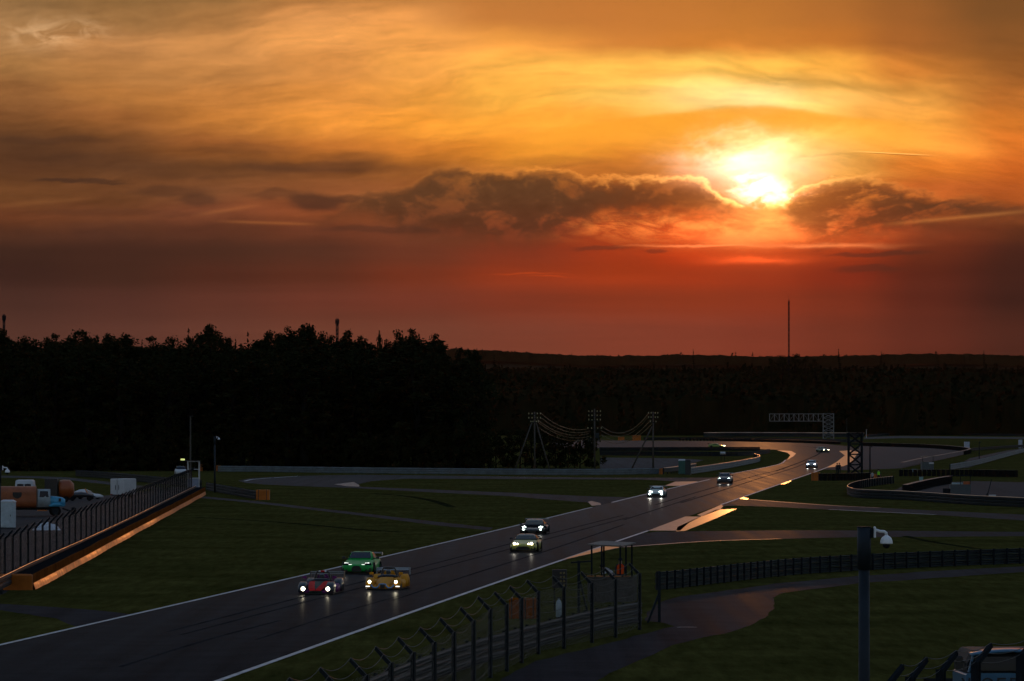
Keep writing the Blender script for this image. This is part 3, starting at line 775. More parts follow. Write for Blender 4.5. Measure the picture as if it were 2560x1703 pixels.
# skyline of the near wood, left: (pixel x, pixel y of the top, half width in pixels, kind)
SKY_TREES = [(8,802,22,'round',0,'round-topped tree at the far left edge of the skyline'),
 (50,824,24,'round',1,None),(86,829,20,'ragged',0,None),(112,826,18,'round',2,None),(136,815,20,'round',0,None),
 (180,807,30,'round',2,'broad rounded crown, first hump of the forest skyline from the left'),(214,809,24,'round',1,None),(236,820,18,'ragged',1,None),(264,813,18,'birch',1,None),(288,818,20,'ragged',0,None),
 (322,813,16,'birch',2,'narrow tree on the right end of the first skyline hump, left of a gap'),(355,842,9,'conifer',1,'small pointed tree low in the first skyline gap'),
 (382,822,20,'round',0,'rounded tree just right of the first skyline gap'),(424,823,14,'birch',0,'tree with sky showing through its lower crown, right of the first gap'),(450,836,14,'ragged',1,None),
 (480,812,14,'conifer',0,'pointed tree just left of the tall skyline tree'),(516,792,14,'birch',0,'left half of the tall twin crown standing above the forest skyline'),(530,788,13,'birch',1,'right half of the tall twin crown standing above the forest skyline'),
 (552,824,13,'birch',2,'thin see-through tree right of the tall twin crown'),(575,826,9,'birch',0,None),(592,838,9,'conifer',1,None),
 (628,822,12,'conifer',0,'pointed tree at the start of the middle hump of the skyline'),(660,811,15,'birch',1,None),(684,809,16,'round',1,None),(706,813,18,'round',0,None),
 (730,799,18,'round',2,None),(756,787,20,'ragged',0,'highest crown of the skyline, right of its middle'),(777,791,14,'birch',2,'flat-topped tree beside the highest crown of the skyline'),
 (798,812,16,'round',1,None),(822,819,18,'round',0,None),(858,815,12,'ragged',1,None),(872,806,13,'birch',0,'slim tree just right of the small telecom tower'),(894,822,15,'round',2,None),(918,824,14,'ragged',0,None),
 (948,846,12,'bush',0,None),(965,830,12,'birch',1,'small lone crown left of the big dark clump'),
 (1003,807,16,'round',1,'left part of the big dark clump near the end of the wood'),(1038,803,22,'round',2,'tallest part of the big dark clump near the end of the wood'),(1082,815,18,'round',0,'right shoulder of the big dark clump near the end of the wood'),
 (1102,842,10,'ragged',1,None),(1147,850,13,'ragged',0,'small ragged tree near the right end of the wood'),(1172,858,12,'round',1,None),(1195,856,10,'birch',2,'last tree at the right end of the near wood')]
def build_woods():
    rng = random.Random(5)
    for px, py, w, kind, i, lab in SKY_TREES:
        d = 801 + rng.uniform(-9, 9)
        top = P(px, py, d); sc = F/d
        plant(kind, i, top.x, d, 0, top.z*1.0, w/sc*(1.7 if kind in ('round','ragged') else 1.45) + 0.6, lab or 'dark leafy tree merging into the near forest skyline', 'trees of the near wood')
    # body of the wood: front rows that close it down to the ground
    prof = sorted([(t[0], t[1]) for t in SKY_TREES])
    def top_at(px):
        for (x0, y0), (x1, y1) in zip(prof, prof[1:]):
            if x0 <= px <= x1: return y0 + (y1-y0)*(px-x0)/(x1-x0)
        return prof[0][1] if px < prof[0][0] else prof[-1][1]
    kinds = [('round',0),('round',1),('round',2),('ragged',0),('ragged',1),('birch',0),('birch',1),('birch',2)]
    for row, (d, drop) in enumerate(((756,62),(768,42),(780,28),(791,16),(812,10),(826,8))):
        px = -120.0
        while px < 1205:
            y = max(top_at(px), min(top_at(px-25), top_at(px+25))) + drop + rng.uniform(0, 14)
            if 325 < px < 375 or 935 < px < 985 or px > 1090: y += 12
            dd = d + rng.uniform(-6, 6)
            top = P(px, y, dd); k, i = rng.choice(kinds)
            plant(k, i, top.x, dd, 0, max(9, top.z), rng.uniform(3.2,4.8), 'dark tree lost in the black mass of the near wood', 'trees of the near wood')
            px += rng.uniform(34, 48)
    for px in range(-110, 1500, 30):
        d = rng.uniform(749, 756) if px < 1215 else rng.uniform(782, 800)
        h = rng.uniform(4.5, 8.0) if px < 1215 else rng.uniform(6.0, 8.2)
        c = P(px, 1100, d)
        plant('bush', rng.randint(0,1), c.x, d, 0, h, rng.uniform(2.2,3.0), 'dark bush on the edge of the near wood' if px < 1215 else 'dark scrub behind the power poles', 'scrub along the wood', 'bush', 'bush')
    # lone conifers that stand above the far wood
    for px, py, w, lab in ((1733,868,7,'pointed spruce rising above the far forest left of the radio mast'),(2100,868,9,'tallest pointed spruce of the far skyline, right of the radio mast'),(2201,873,8,'second pointed spruce right of the radio mast'),
                           (2460,872,8,'pointed spruce on the far skyline near the right edge'),(2345,878,6,'small pointed spruce between two taller ones at far right'),(1240,884,8,'pointed spruce just right of the end of the near wood')):
        d = 2500.0; top = P(px, py, d); z = hz(0, d)
        plant('conifer', 0, top.x, d, z, top.z - z, w/(F/d)*2.0, lab, 'spruces above the far wood', 'spruce_tree')
    for px, py, w in ((1930,888,26),(1960,880,30),(1985,876,28),(2012,882,28),(2040,889,24)):
        d = 2350.0; top = P(px, py, d); z = hz(0, d)
        plant('round', (px//7) % 3, top.x, d, z, top.z - z, w/(F/d), 'leafy tree in the rounded clump at the foot of the radio mast', 'clump below the radio mast')

    # the far wood and the wooded ridge read as one mass
    mb = MB(); rng = random.Random(9)
    def small_tree(x, y, z, h, r, n, s, con):
        for k in range(n):
            t = rng.random()**0.8
            if con: rr = r*(1.05-t)*0.9; zz = 0.15+0.85*t
            else: rr = r*sqrt(max(0.05, 1-(2*t-0.9)**2)); zz = 0.2+0.8*t
            an = rng.uniform(0, 2*pi); q = sqrt(rng.random())
            p = Vector((x+cos(an)*rr*q, y+sin(an)*rr*q, z+h*zz))
            a = Vector((rng.gauss(0,1), rng.gauss(0,1), rng.gauss(0,1))).normalized(); b = a.orthogonal().normalized(); w = a.cross(b)
            ss = s*rng.uniform(0.6,1.3)
            mb.add([p-b*ss, p+w*ss*0.6, p+b*ss, p-w*ss*0.6], [(0,1,2,3)])
    for row in range(18):
        d = 1985 + row*62
        half = d*0.125
        x = -half
        while x < half:
            con = rng.random() < 0.35
            hh = (17.5 + 2.5*mnoise.noise(Vector((x*0.02, row*3.1, 0))) + rng.uniform(-1.0, 1.0)) + (3.0 if con and rng.random() < 0.15 else 0)
            z = hz(0, d)
            small_tree(x, d + rng.uniform(-25,25), z, hh, rng.uniform(3.2,5.0) if not con else rng.uniform(2.0,2.8), 60 if row < 13 else 90, 1.15 if row < 13 else 0.9, con)
            x += rng.uniform(4.0, 7.0) if row < 13 else rng.uniform(2.2, 4.2)
    # closed canopy under the loose leaves
    def canopy(ys, x0, x1, n, base, hgt, amp, wl, seed):
        o = len(mb.v); k = n+1
        for j, y in enumerate(ys):
            for i in range(k):
                x = x0 + (x1-x0)*i/n
                zz = hgt + amp*mnoise.noise(Vector((x/wl, y/wl, seed))) + amp*0.7*mnoise.noise(Vector((x/wl*2.7, y/wl*2.7, seed+5)))
                mb.v.append(Vector((x + rng.uniform(-.4,.4), y, base(x, y) + (zz if j else 0.0))))
        mb.f += [(o+j*k+i, o+j*k+i+1, o+(j+1)*k+i+1, o+(j+1)*k+i) for j in range(len(ys)-1) for i in range(n)]
    canopy([1978.0, 1986.0] + [1995.0 + 18*i for i in range(62)], -420, 420, 340, lambda x, y: hz(x, y), 15.5, 3.2, 7.0, 2.0)
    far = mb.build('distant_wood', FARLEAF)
    tag(far, 'dark far forest spread behind the track on the right', 'forest', kind='stuff')
    mb = MB()
    def rz_(x, y): return (87.0 - 0.009*x)*(1 + 0.10*mnoise.noise(Vector((x*0.004+4.0, y*0.002, 0))))*0.985 - 3
    canopy([6560.0, 6580.0] + [6600.0 + 40*i for i in range(8)], -1500, 1500, 1000, rz_, 14.0, 2.6, 16.0, 7.0)
    x = -1400.0
    while x < 1400:
        y = 6700 + rng.uniform(-60, 60)
        small_tree(x, y, rz_(x, y), rng.uniform(14,17) + (6 if rng.random() < .05 else 0), 3.4, 14, 1.9, rng.random() < 0.6)
        x += rng.uniform(4, 9)
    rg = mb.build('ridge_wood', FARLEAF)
    tag(rg, 'thin hazy line of trees along the farthest ridge', 'forest', kind='stuff')
build_woods()

# ------------------------------------------------------------------ guard rails
POSTS = {}
def post_mesh(h, w, mat, key):
    k = (key, round(h,2), round(w,3))
    if k not in POSTS: POSTS[k] = MB().box((0,0,h/2), (w, w*1.3, h)).mesh('post', mat)
    return POSTS[k]
def guard_rail(pix, label, tiers=3, mat=None, pmat=None, step=4.0, top=0.96, side=1, cat='guard rail', n=6, name='guard_rail', postw=0.13, post_top=None, path=None, glint=0.0):
    mat = mat or GALV; pmat = pmat or GALVD
    pts = smoothpath(GP(pix), n) if path is None else path
    o = pts[0].copy(); t = thing(name, o, 0, label, cat)
    tg = tangents(pts)
    prof = [(0.02,-0.15),(0.0,-0.13),(0.07,-0.07),(0.07,-0.03),(0.0,0.0),(0.07,0.03),(0.07,0.07),(0.0,0.13),(0.02,0.15)]
    for k in range(tiers):
        zc = top - 0.16 - k*0.315
        rings = []
        for p, d in zip(pts, tg):
            s = Vector((-d.y, d.x, 0))*side
            rings.append([p - o + s*u + Vector((0,0,zc+v)) for u, v in prof] + [p - o + s*(u-0.012) + Vector((0,0,zc+v)) for u, v in reversed(prof)])
        MB().loft(rings).build('rail_beam', mat, t)
    if glint: MB().tube([p - o + Vector((0,0,top + glint*0.6)) for p in pts], glint, 6).build('glint_tube', GLINT, t, True)  # added reflector tube that draws the sunlit top edge
    ps = resample(pts, step); me = post_mesh(post_top or top+0.03, postw, pmat, pmat.name)
    tg2 = tangents(ps)
    for p, d in zip(ps, tg2):
        s = Vector((-d.y, d.x, 0))*side
        inst(me, 'post', t, p - o - s*0.085, atan2(d.y, d.x))
    return t
def tyre_stack_mesh(rows=4, r=0.32, th=0.2):
    prof = []
    for k in range(rows):
        z = k*th
        prof += [(r-0.05, z+0.01), (r, z+0.06), (r, z+th-0.06), (r-0.05, z+th-0.01)]
    return MB().lathe(prof, n=10).mesh('tyre_stack', RUBBER, False)
TYRES4 = tyre_stack_mesh(4); TYRES5 = tyre_stack_mesh(5)
def tyre_wall(pix, label, me=TYRES4, step=0.66, rows=1, n=5, belt=None):
    pts = smoothpath(GP(pix), n); o = pts[0].copy(); t = thing('tyre_wall', o, 0, label, 'tyre wall')
    ps = resample(pts, step); tg = tangents(ps)
    keep = ps if len(ps) <= 290 else ps[:290]
    for p, d in zip(keep, tg): inst(me, 'tyre_stack', t, p - o)
    h = 0.2*(5 if me is TYRES5 else 4)
    rings = [[p - o + Vector((-d.y, d.x, 0))*u + Vector((0,0,z)) for u, z in ((0.3,h+0.005),(0.3,h+0.03),(-0.3,h+0.03),(-0.3,h+0.005))] for p, d in zip(pts, tangents(pts))]
    MB().loft(rings).build('top_strap', BLACK, t)
    if belt:
        rings = [[p - o + Vector((-d.y, d.x, 0))*u + Vector((0,0,z)) for u, z in ((-0.345,0.04),(-0.37,0.04),(-0.37,h),(-0.345,h))] for p, d in zip(pts, tangents(pts))]
        MB().loft(rings).build('belt', belt, t)
    return t
def foam_block(c, rz, size, label, mat=None, name='barrier_block', text=None):
    """vinyl-covered impact block with straps"""
    t = thing(name, c, rz, label, 'barrier')
    L, D, H = size
    MB().rbox((0,0,H/2), (L, D, H), 0.07).build('cover', mat or ORANGE, t)
    for u in (-0.3, 0.3): MB().box((u*L, 0, H/2+0.006), (0.06, D+0.02, H+0.012)).build('strap', BLACK, t)
    return t

def build_barriers():
    guard_rail([(545,1179.5),(640,1180),(900,1183.5),(1280,1187.3),(1460,1188),(1650,1185.5)], 'long pale blue steel guard rail in front of the near wood, below the power poles', side=-1, mat=GALVL)
    guard_rail([(560,1174),(510,1173.5)], 'short steel guard rail behind the slim camera pole at left', side=-1)
    guard_rail([(190,1191),(260,1196),(340,1204),(430,1213),(505,1219)], 'grey guard rail running behind the white box trailer', mat=GALVD, side=-1)
    guard_rail([(516,1226),(560,1234),(640,1249)], 'short dark guard rail ending at an orange block beside the grass', mat=GALVD, side=-1)
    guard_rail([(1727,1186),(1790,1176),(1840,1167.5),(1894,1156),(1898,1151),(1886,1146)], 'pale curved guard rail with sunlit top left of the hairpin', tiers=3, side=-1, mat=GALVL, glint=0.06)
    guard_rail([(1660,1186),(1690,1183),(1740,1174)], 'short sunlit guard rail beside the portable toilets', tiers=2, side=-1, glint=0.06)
    guard_rail([(1602,1557),(1540,1568),(1470,1584),(1380,1608),(1290,1634),(1180,1668),(1080,1703),(980,1745),(760,1850)], 'dark steel guard rail behind the wire fence in the foreground', mat=GALV, pmat=STEELD, step=2.66, side=1, postw=0.09, post_top=1.0)
    guard_rail([(1640,1476),(1700,1470),(1960,1440),(2149,1427),(2350,1417),(2560,1409),(2660,1405)], 'steel guard rail with close posts running off to the right edge', mat=GALV, pmat=STEELD, step=1.28, side=1, postw=0.075, post_top=1.0)
    guard_rail([(2232,1209),(2200,1213),(2160,1219),(2130,1227),(2119,1235),(2124,1240),(2145,1245),(2200,1248),(2284,1252),(2420,1262),(2560,1269),(2660,1273)], 'guard rail with a rounded sunlit nose at the right', mat=GALVD, side=-1, tiers=3, step=3.0, glint=0.03)
    guard_rail([(2376,1175),(2440,1163),(2500,1147),(2560,1131),(2660,1108)], 'pale straight barrier climbing towards the right edge', mat=GALVL, side=-1, tiers=3, step=6)
    guard_rail([(2640,1119),(2560,1121),(2480,1126),(2428,1130)], 'low guard rail behind the pale straight barrier', mat=GALVD, side=1, tiers=2, step=6)
    guard_rail([(1500,1101),(1440,1101),(1380,1101)], 'short grey rail left of the orange blocks across the far track', side=1, tiers=3, step=6)
    guard_rail([(1610,1100.5),(1760,1100),(1900,1101),(2030,1103.5),(2150,1107)], 'dark guard rail along the outside of the far track', mat=GALVD, side=-1, step=5)
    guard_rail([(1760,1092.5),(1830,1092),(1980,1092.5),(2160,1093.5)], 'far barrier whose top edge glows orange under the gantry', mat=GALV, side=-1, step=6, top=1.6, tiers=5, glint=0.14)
    guard_rail([(1500,1139),(1700,1140),(1800,1141),(1880,1139),(1925,1133)], 'dark guard rail inside the far bend behind the toilets', mat=GALVD, side=-1, step=4)
    guard_rail([(1500,1128),(1640,1127.5),(1780,1127),(1900,1127)], 'dark guard rail lining the near side of the far track', mat=GALVD, side=-1, step=4)
    guard_rail([(2170,1092),(2260,1088),(2400,1089),(2660,1092)], 'faint far guard rail in front of the far wood at right', mat=GALVD, side=-1, step=8)
    tyre_wall([(2152,1115),(2240,1117.5),(2330,1121),(2400,1127),(2424,1132),(2412,1137),(2356,1149),(2300,1160),(2255,1171)], 'long black tyre wall bending around the hairpin run-off', TYRES5, step=1.0)
    tyre_wall([(2253,1191),(2333,1191),(2440,1191.5),(2542,1193)], 'black tyre wall in front of the pale straight barrier', TYRES5, step=0.7)
    tyre_wall([(2052,1202),(2110,1201.5),(2178,1200)], 'black tyre wall at the foot of the lattice tower', TYRES5, step=0.7)
    tyre_wall([(2262,1234),(2300,1224),(2340,1215),(2376,1209)], 'short black tyre wall inside the rounded guard rail', TYRES5, step=0.66)
    tyre_wall([(1700,1102.5),(1800,1103),(1900,1104.5),(2000,1107),(2100,1111)], 'far tyre wall with glints of sunset along the far track', TYRES4, step=1.4)
    # orange blocks across the far track
    for pix, lab in ((((1545,1101.5),(1561,1101.5)), 'smaller orange block across the far track'), (((1581,1101.5),(1602,1101.5)), 'larger orange block across the far track')):
        a, b = GP(pix); c = (a+b)/2
        foam_block(c, 0, ((b-a).length, 1.0, 1.25 if lab[0] == 's' else 1.75), lab)
    for px, py, w, h, lab in ((657,1250,1.45,1.1,'orange barrier block at the end of the short dark guard rail'), (546,1178,0.75,0.95,'orange striped end of the long pale guard rail'), (501,1178,0.6,1.15,'narrow orange block left of the slim camera pole'),
                              (1654,1186,0.7,0.9,'small orange block at the right end of the long pale guard rail'), (2040,1202,1.25,1.15,'orange block left of the black tyre wall under the lattice tower'),
                              (2189,1204.5,1.35,1.05,'orange block in front of the marshal in the lime vest'), (2172,1076+14,2.8,0.5,'tiny orange block far off beside the far wood')):
        foam_block(G(px, py) + Vector((0,0.4,0)), radians(-4), (w, 0.8, h), lab)
    # orange screens behind the foreground fence
    for px, lab in ((1290,'left one of two orange blocks behind the foreground fence'), (1324,'right one of two orange blocks behind the foreground fence')):
        foam_block(G(px, 1546), radians(-3), (0.60, 0.7, 0.92), lab, M('dull_orange_vinyl',(0.22,0.06,0.008),0.7))

    # belt-covered wall along the left side
    front = smoothpath(GP([(79,1475),(160,1432),(262,1375),(331,1336.5),(430,1282),(513,1236)]), 14)
    o = front[0].copy(); t = thing('belted_tyre_wall', o, 0, 'long tyre wall faced with an orange belt that catches the sunset, left', 'tyre wall')
    step = resample(front, 9.0); tg = tangents(step); rng = random.Random(3)
    offs = [(0.06*sin(i*1.3), 0.03*rng.uniform(-1,1)) for i in range(len(step))]
    for i in range(len(step)-1):
        rings = []
        for k in range(5):
            f = k/4; p = step[i].lerp(step[i+1], 0.004 + f*0.992); d = tg[i]
            s = Vector((d.y, -d.x, 0))
            du = offs[i][0]*(1-f) + offs[i+1][0]*f + 0.03*sin((i*4+k)*2.1); dz = (offs[i][1]*(1-f) + offs[i+1][1]*f)
            prof = [(0.0,0.82+dz),(0.05,0.80+dz),(0.07,0.45),(0.09+du*0.3,0.36),(0.15+du*0.6,0.20),(0.21+du*0.7,0.02),(0.17+du*0.7,0.015),(0.0,0.3)]
            rings.append([p - o + s*u + Vector((0,0,z)) for u, z in prof])
        MB().loft([r[:4] + [r[7]] for r in rings]).build('belt_panel', BELT, t)
        MB().loft([r[3:7] for r in rings]).build('belt_skirt', ORANGEG, t)
    ps = resample(front, 1.05); tg2 = tangents(ps)
    for p, d in list(zip(ps, tg2))[:280]:
        inst(TYRES4, 'tyre_stack', t, p - o - Vector((d.y, -d.x, 0))*0.42)
    rings = [[p - o - Vector((d.y, -d.x, 0))*u + Vector((0,0,z)) for u, z in ((0.02,0.79),(0.02,0.815),(0.88,0.83),(0.88,0.05))] for p, d in zip(front, tangents(front))]
    MB().loft(rings).build('rubber_cover', RUBBER, t)
    # its near end, closed by an orange panel
    e = front[0]; d = tg[0]
    MB().rbox((0,0,0.42), (2.6, 0.28, 0.86), 0.08, atan2(-0.06, 1)).move((-1.22, -0.16, 0)).build('end_panel', ORANGE, t)
    guard_rail([(-40,1510),(7,1486),(100,1437),(227,1375),(340,1316),(430,1267),(489,1235)], 'guard rail at the foot of the tall fence on the left', mat=GALVD, side=-1, step=6.0, n=10, top=0.92, tiers=2, glint=0.02)

# ------------------------------------------------------------------ debris fences
def mesh_mat():
    m = bpy.data.materials.new('chain_link'); m.use_nodes = True; nt = m.node_tree
    bs = nt.nodes['Principled BSDF']; bs.inputs['Base Color'].default_value = (0.06,0.065,0.07,1); bs.inputs['Metallic'].default_value = 0.5; bs.inputs['Roughness'].default_value = 0.5
    tc = nt.nodes.new('ShaderNodeTexCoord'); fac = None
    for r in (45, -45):
        mp = nt.nodes.new('ShaderNodeMapping'); mp.inputs['Rotation'].default_value = (radians(r), 0, 0); mp.inputs['Scale'].default_value = (1,1,1)
        nt.links.new(tc.outputs['Object'], mp.inputs[0])
        w = nt.nodes.new('ShaderNodeTexWave'); w.bands_direction = 'Z'; w.inputs['Scale'].default_value = 6.0
        nt.links.new(mp.outputs[0], w.inputs[0])
        g = nt.nodes.new('ShaderNodeMath'); g.operation = 'GREATER_THAN'; g.inputs[1].default_value = 0.965
        nt.links.new(w.outputs['Fac'], g.inputs[0])
        if fac is None: fac = g.outputs[0]
        else:
            mx = nt.nodes.new('ShaderNodeMath'); mx.operation = 'MAXIMUM'; nt.links.new(fac, mx.inputs[0]); nt.links.new(g.outputs[0], mx.inputs[1]); fac = mx.outputs[0]
    nt.links.new(fac, bs.inputs['Alpha'])
    return m
CHAIN = mesh_mat()
def debris_fence(bases, label, h=2.45, arm=0.62, lean=1, mat=None, wires=7, w=0.12, chain=True, sag=0.05, arm_dir=None, wr=0.012):
    """steel posts with inclined arms, sagging wires and chain link"""
    mat = mat or GALVD
    o = bases[0].copy(); t = thing('debris_fence', o, 0, label, 'fence')
    tg = tangents(bases); heads = []
    me = MB().box((0,0,h/2), (w, w*0.8, h))
    me.box((w*0.42,0,h/2), (0.02, w*1.3, h)).box((-w*0.42,0,h/2), (0.02, w*1.3, h))
    pm = me.mesh('post', mat)
    am = MB()
    L = arm; q = sqrt(0.5)
    am.loft([[Vector((0,-w*0.45,0)),Vector((0,w*0.45,0)),Vector((0.0,w*0.45,-0.16)),Vector((0.0,-w*0.45,-0.16))],[Vector((L*q,-w*0.4,L*q)),Vector((L*q,w*0.4,L*q)),Vector((L*q+0.03,w*0.4,L*q-0.10)),Vector((L*q+0.03,-w*0.4,L*q-0.10))]])
    amm = am.mesh('arm', mat)
    for p, d in zip(bases, tg):
        s = Vector((-d.y, d.x, 0))*lean if arm_dir is None else arm_dir
        an = atan2(s.y, s.x)
        po = inst(pm, 'post', t, p - o, an)
        ar = inst(amm, 'arm', po, (0,0,h))
        heads.append((p - o, s))
    levels = [(0.0, h*k/(wires-2)) for k in range(1, wires-1)] + [(arm*q*0.5, h+arm*q*0.5), (arm*q, h+arm*q)]
    for u, z in levels:
        mb = MB()
        for (p, s), (p2, s2) in zip(heads, heads[1:]):
            pts = []
            for k in range(7):
                f = k/6; c = p.lerp(p2, f) + s*u + Vector((0,0,z - sag*4*f*(1-f)*(1 if z < h else 2.2)))
                pts.append(c)
            mb.tube(pts, wr, 4)
        mb.build('wire', WIRE if wr > 0.01 else WIRE, t)
    if chain:
        for (p, s), (p2, s2) in zip(heads, heads[1:]):
            MB().add([p+Vector((0,0,0.1)), p2+Vector((0,0,0.1)), p2+Vector((0,0,h)), p+Vector((0,0,h))], [(0,1,2,3)]).build('chain_link', CHAIN, t)
    return t

def build_fences():
    near = [P(x, 1700, d) for x, d in ((686,108),(767,112),(843,116.5),(917,121),(978,127),(1033,132.5),(1086,138.5),(1135,145),(1184,153))]
    for q in near: q.z = 0
    base = [(1226,1695),(1267,1679),(1304,1658),(1346,1636),(1410,1622),(1480,1607),(1539,1594),(1599,1575)]
    debris_fence(near + GP(base), 'tall wire fence with bent post tops crossing the foreground', lean=-1, arm_dir=Vector((-0.97,0.25,0)), wires=8, sag=0.09, wr=0.010)
    # brace and gate posts at its far end
    for (px, py, top, lab) in ((1648,1556,1428,'lone braced fence post at the right end of the foreground fence'), (1447,1534,1402,'tall fence post with a short crossbar beside the marshal shelter')):
        b = G(px, py); s = F/b.y; h = (py-top)/s
        t = thing('fence_post', b, 0, lab, 'post')
        MB().box((0,0,h/2), (0.13,0.11,h)).build('post', GALVD, t)
        if px == 1648:
            MB().cyl((-0.02,0,h*0.55), (-0.52,-0.35,0), 0.055, n=6).build('brace', GALVD, t)
        else:
            MB().box((0.1,0,h-0.06), (0.95,0.07,0.07), Matrix.Rotation(radians(-4),3,'Y')).build('crossbar', GALVD, t)
            MB().cyl((0.05,0,h*0.62), (0.42,0.1,0), 0.05, n=6).build('brace', GALVD, t)
    b = [(-40,1510),(7,1486),(100,1437),(227,1375),(340,1316),(430,1267),(489,1235)]
    pts = resample(smoothpath(GP(b), 10), 6.0)
    debris_fence([p + Vector((-0.35,0,0)) for p in pts], 'tall dark fence with bent post tops along the car park on the left', lean=1, mat=STEELD, wires=7, h=2.75, w=0.085, arm_dir=Vector((0.9,-0.3,0)), wr=0.010)
    # foreground fence at the lower right corner
    pts = [P(px, 1700, d) for px, d in ((2215,103),(2276,106),(2352,109),(2440,112.5),(2552,116),(2680,120))]
    for p in pts: p.z = 0
    debris_fence(pts, 'tall dark fence with bent post tops in front of the blue truck, lower right', h=3.25, arm=0.62, mat=STEELD, arm_dir=Vector((0.86,0.5,0)), wires=6, w=0.16, chain=False, sag=0.05, wr=0.010)
build_barriers()
build_fences()

# ------------------------------------------------------------------ racing cars
TRACK_RZ = -math.atan(1200.0/F)
def wheel_parts(parent, x, y, r, w, rimc, turn=0.0):
    wh = thing('wheel', (x, y, r), turn); wh.parent = parent
    s = 1 if x > 0 else -1
    MB().lathe([(r*0.62,-w/2),(r*0.94,-w/2),(r,-w/2+0.035),(r,w/2-0.035),(r*0.94,w/2),(r*0.62,w/2)], axis='X', n=20, caps=False).build('tyre', RUBBER, wh, True)
    mb = MB().lathe([(r*0.62,-w/2+0.02),(r*0.60,s*w*0.30),(r*0.10,s*w*0.34)], axis='X', n=20, caps=True)
    for k in range(8):
        a = 2*pi*k/8
        mb.box((s*(w*0.36), cos(a)*r*0.34, sin(a)*r*0.34), (0.03, r*0.5, 0.05), Matrix.Rotation(a, 3, 'X'))
    mb.build('rim', rimc, wh)
    return wh
def beam(parent, loc, energy, color):
    d = bpy.data.lights.new('headlamp_beam', 'SPOT'); d.energy = energy; d.color = color; d.spot_size = radians(26); d.spot_blend = 0.9; d.shadow_soft_size = 0.05
    o = bpy.data.objects.new('headlamp_beam', d); COL.objects.link(o); o.parent = parent
    o.location = loc; o.rotation_euler = (radians(90-1.2), 0, pi)
    return o

def ring_pts(y, w, zb, zs, wt, zt, dip=0.0):
    """closed cross-section of a bodyshell at station y"""
    R = [(0.0,zb),(w*0.80,zb),(w*0.97,zb+0.05),(w,zs*0.6+zb*0.4),(w,zs),((w*0.55+wt*0.45),zs+(zt-zs)*0.62),(wt,zt),(wt*0.5,zt+0.012),(0.0,zt+0.014-dip)]
    L = [(-x, z) for x, z in reversed(R[1:-1])]
    return [Vector((x, y, z)) for x, z in R + L]
def patch(parent, name, mat, c, lift=0.012, n=6):
    """curved pane between four corners (front-left, front-right, rear-right, rear-left)"""
    a, b, d, e = [Vector(p) for p in c]
    nrm = (b-a).cross(e-a).normalized()
    vs = []
    for j in range(n+1):
        for i in range(n+1):
            u, v = i/n, j/n
            p = a.lerp(b, u).lerp(e.lerp(d, u), v)
            bulge = 0.05*4*u*(1-u) + 0.02*4*v*(1-v)
            vs.append(p + nrm*(lift + bulge*lift*2.0))
    MBo = MB().add(vs, [(j*(n+1)+i, j*(n+1)+i+1, (j+1)*(n+1)+i+1, (j+1)*(n+1)+i) for j in range(n) for i in range(n)])
    return MBo.build(name, mat, parent, True)

